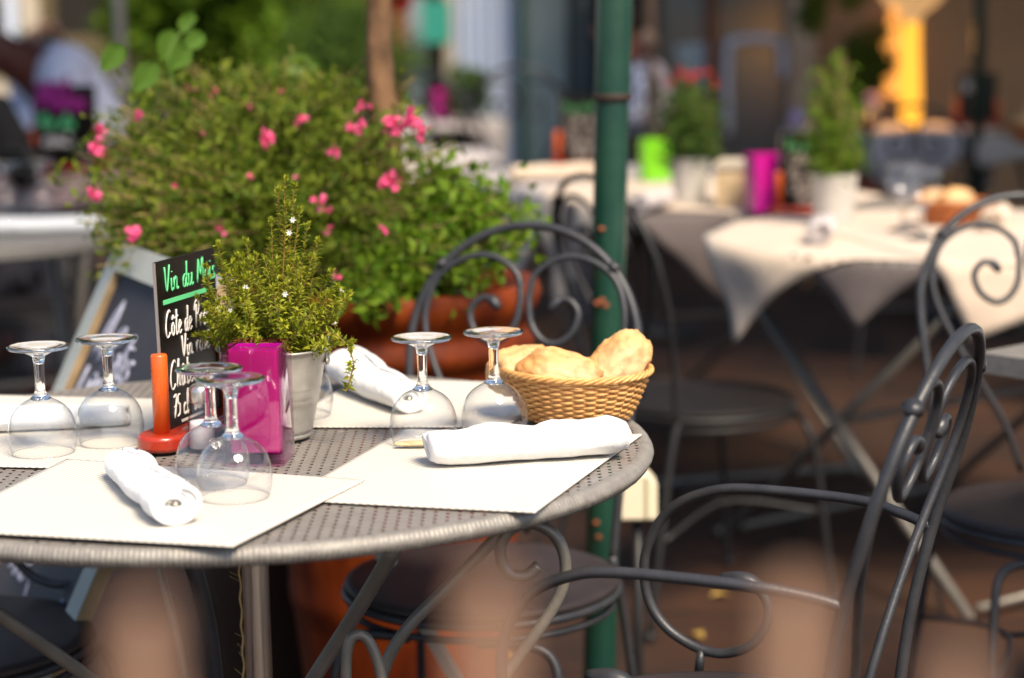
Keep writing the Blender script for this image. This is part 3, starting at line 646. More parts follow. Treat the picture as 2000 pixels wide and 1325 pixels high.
# ------------------------------------------------------------------ rolled napkins
def napkin(label, p0, p1, r0, r1, zb, flat=.82, cutl=True, open_end=1, seed=1, sheet=0, m='white_cloth', cr_=.55):
    """rolled napkin lying from p0 (folded end) to p1 (open end showing the roll)"""
    p0 = Vector(p0); p1 = Vector(p1); c = (p0 + p1) / 2; d = p1 - p0; Ln = d.length; ang = math.atan2(d.y, d.x)
    t = thing('rolled_napkin', label, 'napkin', (c.x, c.y, zb), ang, 'rolled white napkins'); b = MB(); nu, nv = 30, 96
    turns = 3.1
    def fn(u, v):
        x = (u - .5) * Ln; rb = r0 + (r1 - r0) * u
        a = turns * 2 * PI * v                       # spiral, outside first
        k = 1 - .88 * v / 1.0 * (1 if True else 1)
        rb = rb * (1 + .16 * noise.noise(Vector((u * 5 + seed * 3, seed, 1))) + .05 * noise.noise(Vector((u * 14, seed, 2))))
        endr = 1 - .35 * max(0, (.10 - u) / .10) ** 2 - (0 if cutl else .25 * max(0, (u - .92) / .08) ** 2)
        rr = rb * k * endr * (1 + .10 * noise.noise(Vector((u * 3, v * 7, seed))) + .05 * noise.noise(Vector((u * 9, v * 15, seed)))) + .0006 * noise.noise(Vector((u * 20, v * 25, seed)))
        th = -a + PI * .4
        zz = rb * flat + rr * math.sin(th) * flat; yy = rr * math.cos(th) * 1.08
        x += .009 * noise.noise(Vector((v * 5, seed, u * 2))) + (.006 * (1 - v) if u > .95 else 0)
        return (x, yy + .008 * noise.noise(Vector((u * 3, seed, 0))), zz + .0005)
    b.grid(fn, nu, nv)
    o = link('cloth_roll', b, M[m], t); s2 = o.modifiers.new('solid', 'SOLIDIFY'); s2.thickness = .0056; s2.offset = 0
    if sheet:
        b = MB(); b.grid(lambda u, v: ((u - .5) * Ln * (1 - .15 * v) - .004, -(r0 + .004) - sheet * v + .0, .0012 + (1 - v) ** 3 * .006), 20, 8)
        o2 = link('loose_flap', b, M[m], t); s3 = o2.modifiers.new('solid', 'SOLIDIFY'); s3.thickness = .0014
    if cutl:
        b = MB(); zc = r1 * flat
        b.tube([(Ln * .5 - .05, 0, zc), (Ln * .5 - .004, .002, zc), (Ln * .5 + .001, .002, zc)], [.004, .0045, .003], 8); b.box((Ln * .5 - .015, -.004, zc + .003), (.03, .010, .002)); link('cutlery', b, M['steel'], t)
    return t
napkin('tightly rolled white napkin lying in front, open end towards the viewer', Z(232, 932, .7545), Z(342, 1026, .7545), .0215, .0250, .7545, seed=3)
napkin('wide loosely rolled white napkin at the front right, below the bread basket', Z(1218, 887, .752), Z(845, 908, .752), .032, .029, .7528, flat=.70, seed=8, sheet=.014, cutl=False)
b = MB(); kp = [(-.035, 0, .004), (0, 0, .0045), (.03, 0, .004)]
b.blob((0, 0, .004), (.034, .0085, .0035), .05, 2, 24, 10); kn = link('table_knife', b, mat('cream knife handle', (.60, .47, .25), .35, coat=.3)); kn.location = Z(824, 872, .7535); kn.rotation_euler = (0, 0, R(6)); tag(kn, 'cream knife handle poking out of the wide napkin below the glasses', 'knife')
napkin('rolled white napkin at the back, between zinc bucket and the glasses', Z(668, 752, .752), Z(798, 808, .752), .034, .021, .7528, seed=12, m='white_cloth')
napkin('white napkin lying behind the two left glasses', Z(-150, 850, .752), Z(243, 832, .752), .021, .017, .7528, seed=15, cutl=False, flat=.75)
napkin('white napkin on the round table at far left', (-1.62, 4.93, 0), (-1.0, 4.98, 0), .026, .022, .749, seed=21, cutl=False)
def far_nap(x, y, dx, lab, Ln=.2, r=.028, m='cloth_cool'):
    p = Z(x, y, .755); d = Vector((dx[0], dx[1], 0)).normalized() * Ln; napkin(lab, p + d, p, r, r, .757, seed=x, m=m)
far_nap(1597, 478, (.22, 1), 'rolled napkin on the right table with its dark centre facing the viewer')
far_nap(1246, 418, (.45, 1), 'rolled napkin on cloth just right of the green post')
far_nap(1000, 357, (1, .35), 'rolled napkin on the long table left of the green post', .3, m='cloth_warm')
far_nap(1935, 452, (.3, 1), 'rolled napkin seen through the chair back at the right edge', m='cloth_warm')

# ------------------------------------------------------------------ wine glasses
def make_glass(label, group='clear wine glasses on the set table'):
    t = thing('wine_glass', label, 'glass', (0, 0, 0), 0, group)
    bowl = [(.0362, .0004), (.0385, .006), (.0402, .014), (.0408, .022), (.0402, .031), (.0380, .040), (.0340, .049), (.0280, .0565), (.0205, .062), (.013, .066), (.009, .068)]
    pr = [(v.x, v.z) for v in spline([(a, 0, c) for a, c in bowl], 4)]
    b = MB(); b.lathe(pr, 64); b.tube([(.0362 * math.cos(a), .0362 * math.sin(a), .0007) for a in [2 * PI * i / 64 for i in range(64)]], .00055, 6, closed=True)
    link('bowl', b, M['thinglass'], t)
    st = [(.0001, .0635), (.010, .0645), (.0125, .0665), (.0098, .069), (.0072, .0725), (.0060, .077), (.0058, .092), (.0062, .108), (.0074, .1155), (.0072, .1165), (.009, .118), (.014, .1205), (.022, .1235), (.030, .1255), (.0352, .1262), (.0370, .1280), (.0362, .1298), (.033, .1300), (.020, .1282), (.010, .1268), (.0001, .1265)]
    b = MB(); b.lathe(st[:8] + [(.0062, .1085), (.0001, .1085)], 40); link('stem', b, M['glass'], t)
    b = MB(); b.lathe([(.0001, .1088)] + [(.0062, .1088)] + st[8:], 56); link('foot', b, M['glass'], t)
    return t
gl = [((85, 885), 'upturned wine glass furthest left on the set table'), ((217, 866), 'upturned wine glass second from left, beside the orange post'),
      ((417, 945), 'upturned wine glass partly hidden, before the salt shaker'), ((459, 972), 'upturned wine glass nearest the viewer before the magenta vase'),
      ((828, 866), 'upturned wine glass left of the pair by the bread basket'), ((967, 852), 'upturned wine glass touching the bread basket'),
      ((590, 812), 'upturned wine glass mostly hidden behind the zinc bucket')]
G0 = None
for (q, lab) in gl:
    p = Z(q[0], q[1], .7545 if q[1] > 940 else .7515)
    if G0 is None: G0 = make_glass(lab); G0.location = p
    else: dup(G0, p, random.random(), lab)
dup(G0, Z(15, 423, .75), 0, 'upturned wine glass at the left picture edge on the far left table', 'clear wine glasses on other tables').scale = (1.1,) * 3
dup(G0, Z(82, 420, .75), 0, 'upturned wine glass right of its twin on the far left table', 'clear wine glasses on other tables').scale = (1.1,) * 3
for q, lab in (((1765, 452), 'upright wine glass left of its twin on the right table'), ((1800, 468), 'upright wine glass right of its twin on the right table')):
    g2 = dup(G0, Z(*q, .755) + Vector((0, 0, .1296 * 1.2)), 0, lab, 'clear wine glasses on other tables'); g2.rotation_euler = (PI, 0, 0); g2.scale = (1.0, 1.0, 1.2)

# ------------------------------------------------------------------ handwriting
GL = {'V': (.5, [[(0, 1), (.2, 0), (.42, 1.05)]]), 'i': (.22, [[(.05, .5), (.06, .08), (.14, 0), (.22, .1)], [(.08, .72), (.09, .76)]]),
 'n': (.42, [[(.02, .5), (.04, 0)], [(.04, .35), (.16, .52), (.26, .4), (.27, .06), (.33, 0), (.42, .08)]]),
 'd': (.45, [[(.3, .42), (.16, .5), (.03, .28), (.08, .02), (.22, .04), (.32, .4)], [(.34, 1.02), (.33, .1), (.4, 0), (.46, .1)]]),
 'u': (.45, [[(.02, .5), (.04, .1), (.14, 0), (.27, .15), (.31, .5)], [(.31, .5), (.32, .08), (.38, 0), (.46, .08)]]),
 'M': (.62, [[(0, 0), (.1, .95), (.28, .3), (.46, 1), (.56, 0)]]), 'o': (.38, [[(.2, .5), (.05, .35), (.06, .08), (.2, 0), (.33, .15), (.3, .4), (.18, .5)]]),
 's': (.32, [[(.26, .46), (.12, .5), (.08, .34), (.22, .2), (.18, .02), (.02, .03)]]),
 'C': (.6, [[(.5, .95), (.36, 1.05), (.12, .8), (.02, .35), (.14, 0), (.36, .02), (.5, .15)]]),
 'ô': (.38, [[(.2, .5), (.05, .35), (.06, .08), (.2, 0), (.33, .15), (.3, .4), (.18, .5)], [(.08, .62), (.2, .8), (.32, .64)]]),
 't': (.34, [[(.16, 1), (.14, .1), (.22, 0), (.34, .1)], [(.02, .66), (.32, .74)]]),
 'e': (.36, [[(.04, .2), (.22, .28), (.3, .42), (.18, .52), (.05, .36), (.06, .08), (.2, 0), (.36, .12)]]),
 'P': (.55, [[(.12, 0), (.14, .95)], [(-.1, .7), (.0, 1), (.26, 1.12), (.46, .9), (.36, .6), (.14, .52)]]),
 'r': (.32, [[(.03, .48), (.06, 0)], [(.06, .3), (.16, .5), (.3, .46)]]),
 'v': (.36, [[(.02, .5), (.14, 0), (.3, .52)]]), 'c': (.34, [[(.3, .42), (.18, .5), (.05, .34), (.07, .06), (.2, 0), (.34, .1)]]),
 'é': (.36, [[(.04, .2), (.22, .28), (.3, .42), (.18, .52), (.05, .36), (.06, .08), (.2, 0), (.36, .12)], [(.16, .66), (.28, .84)]]),
 'h': (.42, [[(.04, 0), (.1, .9), (.2, 1.02), (.16, .7), (.05, .2)], [(.05, .25), (.18, .5), (.28, .38), (.29, .05), (.4, .05)]]),
 'â': (.4, [[(.3, .42), (.16, .5), (.03, .28), (.08, .02), (.22, .04), (.31, .48), (.32, .06), (.42, .06)], [(.08, .62), (.18, .8), (.3, .64)]]),
 'a': (.4, [[(.3, .42), (.16, .5), (.03, .28), (.08, .02), (.22, .04), (.31, .48), (.32, .06), (.42, .06)]]),
 '7': (.4, [[(.02, .9), (.34, .95), (.14, 0)], [(.08, .48), (.34, .5)]]), '5': (.4, [[(.34, .95), (.1, .92), (.08, .55), (.28, .55), (.3, .15), (.04, .02)]]),
 'l': (.28, [[(.04, .3), (.2, .9), (.12, 1.05), (.06, .8), (.08, .08), (.16, 0), (.28, .1)]]),
 'A': (.6, [[(0, 0), (.26, 1.05), (.46, 0)], [(.08, .36), (.46, .42)]]), 'R': (.52, [[(.08, 0), (.1, 1)], [(0, .9), (.3, 1.05), (.36, .7), (.1, .5), (.42, 0)]]),
 'ô2': (.3, []), 'S': (.42, [[(.36, .9), (.2, 1.02), (.06, .78), (.3, .4), (.2, .02), (0, .1)]]), 'p': (.42, [[(.05, .5), (.03, -.4)], [(.05, .4), (.2, .52), (.33, .3), (.22, .02), (.05, .06)]]),
 'j': (.25, [[(.14, .5), (.14, -.25), (.02, -.4), (-.06, -.25)], [(.14, .7), (.15, .74)]]), ' ': (.28, [])}
def write(mb, text, o, u, v, n, h, wd, sx=1.0, slant=.12):
    x = 0
    for ch in text:
        wdt, st = GL[ch]
        for s_ in st:
            pts = [o + u * ((x + a) * h * sx + slant * c * h) + v * (c * h) + n * .0007 for a, c in s_]
            pp = spline(pts, 5) if len(pts) > 2 else [Vector(p) for p in pts]
            mb.tube(pp, [wd * (1 + .2 * math.sin(i * .9)) for i in range(len(pp))], 6)
        x += wdt + .05
    return x * h * sx

# ------------------------------------------------------------------ menu stand (black board, orange posts, red base)
def menu_stand(label, loc, rz, scale=1, lines=None, group='table menu stands'):
    """local: board plane along +X from near post to far post, front towards -Y"""
    t = thing('menu_stand', label, 'menu stand', loc, rz, group); t.scale = (scale,) * 3
    Wd = .175; b = MB()
    # stadium-shaped base
    poly = []
    for i in range(13): a = PI / 2 + PI * i / 12; poly.append((.0 + .030 * math.cos(a), .030 * math.sin(a)))
    for i in range(13): a = -PI / 2 + PI * i / 12; poly.append((Wd + .030 * math.cos(a), .030 * math.sin(a)))
    b.prism(poly, (0, 0, .020), Vector((1, 0, 0)), Vector((0, 1, 0)), Vector((0, 0, 1)), .0198); o = link('base', b, M['red_base'], t, True, 30); modbev(o, .005, 3)
    for x in (0, Wd):
        b = MB(); b.lathe([(.0001, .0195), (.0100, .0195), (.0100, .113), (.0088, .1155), (.0001, .1158)], 24, (x, 0, 0)); link('post', b, M['orange_wood'], t)
    b = MB(); b.box((Wd / 2, .0, .1245), (Wd - .012, .0030, .207)); bd = link('board', b, M['black_board'], t, False); bd.rotation_euler = (R(-1.2), 0, 0); bd.location = (0, -.0008, -.004)
    b = MB(); b.box((.0048, 0, .1245), (.0022, .0031, .206)); link('clear_edge', b, M['clearedge'], bd, False)
    u, v, n = Vector((1, 0, 0)), Vector((0, 0, 1)), Vector((0, -1, 0))
    for (txt, x, z, h, wd_, m, sx) in lines:
        b = MB()
        if txt == '_': b.box((x + h / 2, -.0020, z), (h, .0008, wd_))
        else: write(b, txt, Vector((x, -.0017, z)), u, v, n, h, wd_, sx, .10)
        link('writing', b, M[m], bd, txt != '_')
    return t
LN = [('Vin du Mois', .024, .190, .030, .00095, 'ink_green', 1.02), ('_', .020, .178, .135, .0055, 'ink_green', 1),
      ('Côte de Provence', .020, .136, .030, .00095, 'ink_white', .78), ('Vin rosé', .060, .106, .026, .00095, 'ink_white', .95),
      ('Château', .024, .072, .032, .00095, 'ink_white', .85), ('75 cl', .028, .036, .028, .00095, 'ink_white', .8), ('au', .085, .036, .024, .00095, 'ink_white', .9), ('_', .050, .029, .06, .003, 'ink_white', 1)]
bp0 = Z(318, 878, .752); bdir = Vector((.050, .165, 0)).normalized()
menu_stand('black menu board on red base with thick orange post on the set table', bp0, math.atan2(bdir.y, bdir.x), 1, LN)
LF = [('Vin du Mois', .02, .178, .030, .0026, 'ink_green_dim', .95), ('Côte de', .03, .14, .030, .0024, 'ink_dim', .9), ('Vin rosé', .03, .10, .030, .0024, 'ink_dim', .9), ('Château', .03, .062, .030, .0024, 'ink_dim', .9), ('75 cl', .05, .03, .026, .003, 'ink_dim', .9)]
menu_stand('black menu board with green heading just right of the far magenta candle', Z(1520, 418, .757), R(4), .9, LF)
menu_stand('black menu board with green heading at the left side of the green post', Z(1090, 330, .757), R(-4), 1.05, LF)
LP = [('Menu', .02, .165, .06, .008, 'ink_pink', 1.0), ('rosé', .02, .21, .05, .006, 'ink_pink', 1.1), ('Vin du', .02, .12, .035, .004, 'ink_green', 1.0), ('rosé', .03, .07, .04, .005, 'ink_white', 1.1)]
GL['M'] and None
menu_stand('black menu board with bright pink heading on the far left table', Z(66, 338, .757), R(0), 1.3, LP)
menu_stand('dark red shadowed menu board beside the glowing lamp', Vector((1.90, 8.72, .757)), R(0), 1.0, [('Vin', .03, .15, .05, .004, 'ink_white', .9)])

# ------------------------------------------------------------------ magenta glass vase on set table
def sq_vase(label, loc, rz, hw, hh, th, mo, inner, group, clear=True):
    t = thing('candle_holder', label, 'candle holder', loc, rz, group)
    def shell(a, z0, z1, tt, zb, rnd):
        b = MB()
        def ring(h_, z):
            k = len(b.v)
            for (sx_, sy_) in ((-1, -1), (1, -1), (1, 1), (-1, 1)):
                for q in range(4):
                    aa = {(-1, -1): PI, (1, -1): 1.5 * PI, (1, 1): 0, (-1, 1): .5 * PI}[(sx_, sy_)] + q * PI / 6
                    b.v.append(Vector((sx_ * (h_ - rnd) + rnd * math.cos(aa), sy_ * (h_ - rnd) + rnd * math.sin(aa), z)))
            return k
        R_ = [ring(a, z0), ring(a, z1), ring(a - tt, z1), ring(a - tt, zb)]
        for i in range(3):
            for k in range(16): b.f.append((R_[i] + k, R_[i] + (k + 1) % 16, R_[i + 1] + (k + 1) % 16, R_[i + 1] + k))
        b.f.append(tuple(R_[0] + k for k in reversed(range(16)))); b.f.append(tuple(R_[3] + k for k in range(16)))
        return b
    if clear:
        o = link('outer_glass', shell(hw, 0, hh, .004, .010, .0035), M['glass_pink'], t, True, 30)
        link('coloured_liner', shell(hw - .0062, .0120, hh - .0050, .0022, .0145, .003), M[inner], t, True, 30)
    else:
        link('coloured_glass', shell(hw, 0, hh, .004, .008, .003), M[inner], t, True, 30)
    b = MB(); b.lathe([(.0001, .013), (hw * .6, .013), (hw * .6, .035), (.0001, .033)], 20); b.tube([(0, 0, .033), (0, 0, .042)], .0008, 5); link('candle', b, M['wax'], t)
    return t
M['glass_pink'] = thin_glass('pink tinted thick glass', (1.0, .66, .88))
cv = Z(503, 905, .752)
sq_vase('tall square magenta glass candle holder before the zinc bucket', cv + Vector((0, .03, 0)), R(-5), .0345, .136, 0, None, 'magenta', 'square glass candle holders')
for q, yy, lab, mm, s_ in (((1494, 413), 0, 'magenta square candle holder on cloth at the right, beside a menu board', 'magenta_far', 1.1), ((1276, 352), 0, 'lime green square candle holder right of the green post', 'greenglass', .95),
                      ((1990, 250), 0, 'magenta candle holder at the upper right edge', 'magenta_far', 1.2), ((875, 190), 0, 'tiny distant magenta candle holder on the far pale table', 'magenta_far', 1.1)):
    p = {1494: Z(1497, 412, .757), 1276: Z(1278, 352, .757), 1990: Vector((2.02 + .0, 7.75, .757)), 875: Vector((-.32, 10.0, .757))}[q[0]]
    sq_vase(lab, p, R(12), .042 * s_, .13 * s_, 0, None, mm, 'square glass candle holders', False)

# ------------------------------------------------------------------ salt shaker
ss = thing('salt_shaker', 'small glass salt shaker with metal cap behind the upturned front glasses', 'salt shaker', Z(396, 876, .752))
b = MB(); b.lathe([(.0001, .0), (.0165, 0), (.018, .003), (.0165, .03), (.0135, .056), (.0125, .058)], 12); link('glass_body', b, M['thinglass'], ss)
b = MB(); b.lathe([(.0001, .002), (.0158, .002), (.0150, .030), (.0142, .034), (.0001, .036)], 12); link('salt', b, M['salt'], ss)
b = MB(); b.lathe([(.0130, .056), (.0140, .057), (.0136, .061), (.0142, .063), (.0136, .066), (.0140, .069), (.0130, .074), (.009, .078), (.0001, .079)], 24); link('cap', b, M['cap'], ss)

# ------------------------------------------------------------------ zinc bucket + herb
pc = Z(541, 852, .752)
bk = thing('zinc_bucket', 'small galvanised zinc bucket with ribbed sides behind the magenta candle holder', 'bucket', pc)
H = .108
prof = [(.0001, 0), (.040, 0), (.0425, .0015), (.043, .005), (.0415, .007)]
for i in range(28):
    z = .008 + (H - .010) * i / 27; r = .0425 + (.0650 - .0425) * (z / H)
    for zc in (.046, .055, .064): r += .0014 * math.exp(-((z - zc) / .0022) ** 2)
    prof.append((r, z))
prof += [(.0685, H + .001), (.0715, H + .003), (.0710, H + .005), (.068, H + .0035), (.0635, H - .003), (.052, H - .05), (.0001, H - .05)]
b = MB(); b.lathe(prof, 64); link('body', b, M['zinc'], bk)
b = MB(); b.lathe([(.0001, H - .018), (.03, H - .015), (.056, H - .02)], 24); link('soil', b, M['soil'], bk)
for s in (-1, 1):
    b = MB(); b.tube(spline([(s * .0640, -.008, H - .012), (s * .067, -.002, H + .016), (s * .069, .004, H + .012), (s * .0650, .010, H - .010)], 6), .0014, 6); b.blob((s * .0650, 0, H - .014), (.003, .012, .006), .02); link('handle_lug', b, M['zinc'], bk)
hb = thing('herb_plant', 'bushy yellow green herb with tiny white flowers growing in the zinc bucket', 'plant', pc + Vector((0, 0, H - .018)))
lf, st_, fl = MB(), MB(), MB()
def herb_stem(p0, p1, bend, nl, ll, r=.0009, tip=True):
    p0, p1 = Vector(p0), Vector(p1); mid = (p0 + p1) / 2 + Vector(bend); sp = spline([p0, mid, p1], 10)
    st_.tube(sp, [r * (1 - .6 * i / len(sp)) for i in range(len(sp))], 5)
    for i in range(nl):
        t = .18 + .82 * (i / nl) ** .8; k = min(len(sp) - 2, int(t * (len(sp) - 1))); p = sp[k].lerp(sp[k + 1], t * (len(sp) - 1) - k); d = (sp[k + 1] - sp[k]).normalized()
        a = random.random() * 2 * PI
        for s in (0, PI):
            o = d.orthogonal().normalized(); o = Matrix.Rotation(a + s, 3, d) @ o
            L1 = ll * random.uniform(.6, 1.2) * (1 - .45 * t); lf.leaf(p, (o + d * random.uniform(.2, .9)), d, L1, L1 * random.uniform(.3, .42))
    if tip:
        for i in range(14): lf.leaf(p1 - d * .006 * random.random() , d * 1.2 + rdir() * .8, rdir(), ll * .5, ll * .2)
def hp(px, py, dy=0): q = Y(px, py, pc.y + dy); return q - Vector(hb.location)
for i in range(230):
    a = random.random() * 2 * PI; r0 = .045 * random.random() ** .5; base = (r0 * math.cos(a), r0 * math.sin(a), -.004)
    a2 = a + random.uniform(-.5, .5); r1 = random.uniform(.02, .102); hgt = random.uniform(.02, .11) * (1.25 if r1 < .06 else .95)
    herb_stem(base, (r1 * math.cos(a2) - .004, r1 * math.sin(a2), hgt), (0, 0, .01), random.randrange(16, 26), .0155)
for (px, py, dy, b_) in [(557, 348, 0, (0, 0, 0)), (543, 372, .01, (.004, 0, 0)), (575, 362, .0, (0, 0, 0)), (600, 440, -.01, (.004, 0, 0)), (425, 478, -.02, (-.012, 0, .01)), (402, 520, -.03, (-.02, 0, 0)), (480, 470, .03, (0, 0, 0)),
                          (645, 530, 0, (.01, 0, .02)), (620, 470, .01, (.01, 0, .01)), (500, 500, .02, (0, 0, 0)), (585, 410, .0, (0, 0, 0)), (530, 430, .0, (0, 0, 0)), (660, 560, -.01, (.02, 0, .02)), (455, 510, 0, (-.01, 0, 0)), (410, 575, -.02, (-.02, 0, 0)), (560, 400, -.01, (0, 0, 0)), (610, 500, -.01, (0, 0, 0))]:
    e = hp(px, py, dy)
    herb_stem((e.x * .2, e.y * .3, 0), e, b_, 44, .0165, .0013)
# trailing sprig on the right, over the rim
tr_ = [hp(600, 660, -.03), hp(640, 650, -.05), hp(672, 668, -.06), hp(690, 705, -.065), hp(684, 740, -.065), hp(676, 765, -.065)]
sp = spline(tr_, 8); st_.tube(sp, .0009, 5)
for i in range(6, len(sp) - 1):
    for k in range(2): lf.leaf(sp[i], rdir() + Vector((0, 0, .2)), rdir(), .013 * random.uniform(.6, 1.1), .0045)
for i in range(10):
    c = Vector(random.choice(lf.v)); c = c + Vector((0, -.01, 0))
    for k in range(4): fl.leaf(c, rdir(), rdir(), .0042, .003)
for (px, py) in [(557, 575), (450, 608), (572, 430), (565, 455), (480, 562)]:
    c = hp(px, py, -.07)
    for k in range(6): fl.leaf(c, Vector((math.cos(k), -.3, math.sin(k))), Vector((0, -1, 0)), .0042, .0026)
link('leaves', lf, M['leaf_herb'], hb, False); link('stems', st_, M['stem'], hb); link('flowers', fl, M['petal_white'], hb, False)

# ------------------------------------------------------------------ bread basket
bc = Z(1127, 818, .752); brz = R(-6)
bs_ = thing('bread_basket', 'oval natural wicker basket holding three bread rolls at the right of the set table', 'basket', bc, brz)
A0, B0, A1, B1, HB = .064, .048, .091, .072, .058
b = MB(); NS = 36
def ell(a, k, off=0): 
    ax = A0 + (A1 - A0) * k ** .8 + off; bx_ = B0 + (B1 - B0) * k ** .8 + off
    return Vector((ax * math.cos(a), bx_ * math.sin(a), 0))
for r_ in range(16):
    k = (r_ + .5) / 16.2; pts = []
    for i in range(NS * 6):
        a = 2 * PI * i / (NS * 6); w_ = math.sin(a * NS / 2 + (PI if r_ % 2 else 0)); p = ell(a, k, .0025 * w_); p.z = .002 + HB * k + .0004 * math.sin(a * 9 + r_) + .0012 * math.sin(2 * a + .5) * k; pts.append(p)
    b.tube(pts, .0019, 6, closed=True)
link('weave', b, M['wicker'], bs_)
b = MB()
for i in range(NS):
    a = 2 * PI * i / NS; b.tube([ell(a, k) + Vector((0, 0, .001 + HB * k)) for k in (0, .33, .66, 1.0)], .0014, 5)
link('stakes', b, M['wicker'], bs_)
b = MB()
for s in range(4):
    pts = []
    for i in range(200):
        a = 2 * PI * i / 200; q = a * 12 + s * PI / 2; p = ell(a, 1.0, .002 + .0030 * math.cos(q)); p.z = HB + .004 + .0028 * math.sin(q) + .002 * math.sin(2 * a + .5); pts.append(p)
    b.tube(pts, .0022, 6, closed=True)
link('braided_rim', b, M['wicker'], bs_)
b = MB(); b.lathe([(.0001, .003), (.9, .003), (1.0, .006)], 40, (0, 0, 0), .062, .044); link('base', b, M['wicker'], bs_)
def bread(label, pxy, yd, rad, rot, seed, cut=False):
    p = Y(pxy[0], pxy[1], yd); b = MB(); rm = Matrix.Rotation(rot[2], 3, 'Z') @ Matrix.Rotation(rot[1], 3, 'Y') @ Matrix.Rotation(rot[0], 3, 'X')
    def fn(u, v):
        a = 2 * PI * u; q = PI * (.002 + .996 * v) - PI / 2
        d = Vector((math.cos(a) * math.cos(q), math.sin(a) * math.cos(q), math.sin(q)))
        k = 1 + .10 * noise.noise(d * 1.7 + Vector((seed, 0, 0))) + .09 * noise.noise(d * 4.0 + Vector((0, seed, 0))) + .035 * noise.noise(d * 11 + Vector((0, seed, 3)))
        # slash along the top
        sl = math.exp(-((d.y - .25) / .08) ** 2) * max(0, d.z) * .20
        k -= sl; k += .07 * math.exp(-((d.y - .02) / .16) ** 2) * max(0, d.z)
        e = .82
        q_ = Vector((math.copysign(abs(d.x) ** e, d.x) * rad[0], math.copysign(abs(d.y) ** e, d.y) * rad[1], math.copysign(abs(d.z) ** e, d.z) * rad[2])) * k
        return rm @ q_
    b.grid(fn, 64, 40, cu_=True); o = link('bread_roll', b, M['bread']); o.location = p; tag(o, label, 'bread', 'bread rolls in the wicker basket'); return o
bread('rounded bread roll at the left end of the wicker basket', (1018, 724), 2.57, (.043, .036, .031), (0, R(-8), R(15)), 2)
bread('floury cut bread roll with golden edge in the middle of the basket', (1100, 740), 2.53, (.056, .034, .032), (R(25), R(14), R(-8)), 5)
bread('large floury bread chunk standing up at the right end of the basket', (1203, 718), 2.55, (.054, .036, .031), (R(10), R(-48), R(8)), 9)

# ------------------------------------------------------------------ chalkboard easel
BL = Vector((-1.035, 3.15, 0)); TLp = Vector((-.635, 3.34, .90)); v_ = (TLp - BL).normalized(); u_ = Vector((v_.y, -v_.x, 0)).normalized(); n_ = u_.cross(v_)
if n_.y > 0: n_ = -n_
ca = thing('chalkboard_easel', 'leaning chalkboard in a grey green wooden frame behind the left glasses', 'chalkboard', BL)
Wb, Hb = .56, (TLp - BL).length
def bplate(name, a0, a1, c0, c1, d, th, m, par=ca):
    b = MB(); b.prism([(a0, c0), (a1, c0), (a1, c1), (a0, c1)], n_ * d, u_, v_, n_, th); return link(name, b, M[m], par, False)
for a0, a1 in ((0, .055), (Wb - .055, Wb)): bplate('stile', a0, a1, 0, Hb, .011, .022, 'frame_wood')
for a0, a1 in ((.0555, .0575), (Wb + .0005, Wb + .0025)): bplate('stile_edge', a0, a1, .18 if a0 < .1 else 0, Hb - .05 if a0 < .1 else Hb, .010, .02, 'frame_edge')
bplate('rail', .043, Wb - .043, Hb - .048, Hb, .0105, .021, 'frame_wood'); bplate('rail', .043, Wb - .043, .15, .195, .0105, .021, 'frame_wood')
sl = bplate('slate', .044, Wb - .0435, .19, Hb - .045, -.002, .008, 'slate')
b = MB()
O_ = -n_ * .002
for (txt, a, c, h, wd_, sx) in [('A', .09, .81, .10, .0042, .9), ('Rotis', .165, .80, .075, .0034, .95), ('Plat du', .12, .715, .070, .0032, 1.0), ('Vins', .12, .46, .07, .003, .95), ('Special', .235, .41, .075, .003, .95)]:
    write(b, txt, O_ + u_ * a + v_ * c, u_, v_, n_, h, wd_, sx, .25); link('chalk_writing', b, M['chalk'], sl); b = MB()
b.tube([O_ + u_ * .10 + v_ * .80 + n_ * .001, O_ + u_ * .075 + v_ * .70 + n_ * .001], .003, 6)
link('chalk_stroke', b, M['chalk'], sl); b = MB()
b.tube(spline([O_ + u_ * .13 + v_ * .70 + n_ * .001, O_ + u_ * .12 + v_ * .68 + n_ * .001, O_ + u_ * .20 + v_ * .67 + n_ * .001, O_ + u_ * .28 + v_ * .64 + n_ * .001], 6), .003, 6)
link('chalk_stroke', b, M['chalk'], sl)
# rear prop legs
rp = Vector((.42, .52, 0)) * -1
for a in (.02, Wb - .02):
    tp_ = u_ * a + v_ * (Hb - .02) - n_ * .02; b = MB(); b.tube([tp_, Vector((tp_.x + .42, tp_.y + .26, 0))], .012, 4); link('prop_leg', b, M['frame_wood'], ca, False)

# ------------------------------------------------------------------ terracotta planter, trunk, flowers
PC = Vector((-.20, 3.50, 0))
pl = thing('terracotta_planter', 'large ribbed reddish terracotta planter behind the set table', 'planter', PC)
pp = [(.0001, 0), (.150, 0), (.158, .01), (.162, .05), (.165, .06)]
for i in range(30):
    z = .07 + .60 * i / 29; r = .165 + .055 * math.sin(z / .67 * 1.45)
    for zc in (.25, .27, .49, .51, .60): r += .009 * math.exp(-((z - zc) / .007) ** 2)
    pp.append((r, z))
pp += [(.224, .68), (.236, .69), (.240, .71), (.228, .725), (.228, .74), (.234, .752), (.246, .766), (.252, .79), (.246, .808), (.230, .81), (.215, .80), (.20, .76), (.0001, .75)]
b = MB(); b.lathe(pp, 72); link('pot', b, M['terracotta'], pl, auto=50)
b = MB(); b.lathe([(.0001, .775), (.208, .77)], 24); link('soil', b, M['soil'], pl)
b = MB(); b.lathe([(.0001, 0), (.22, 0), (.235, .03), (.225, .032), (.21, .012), (.0001, .01)], 48); link('saucer', b, M['terracotta'], pl)
PS = Vector((-.47, 3.85, 0))
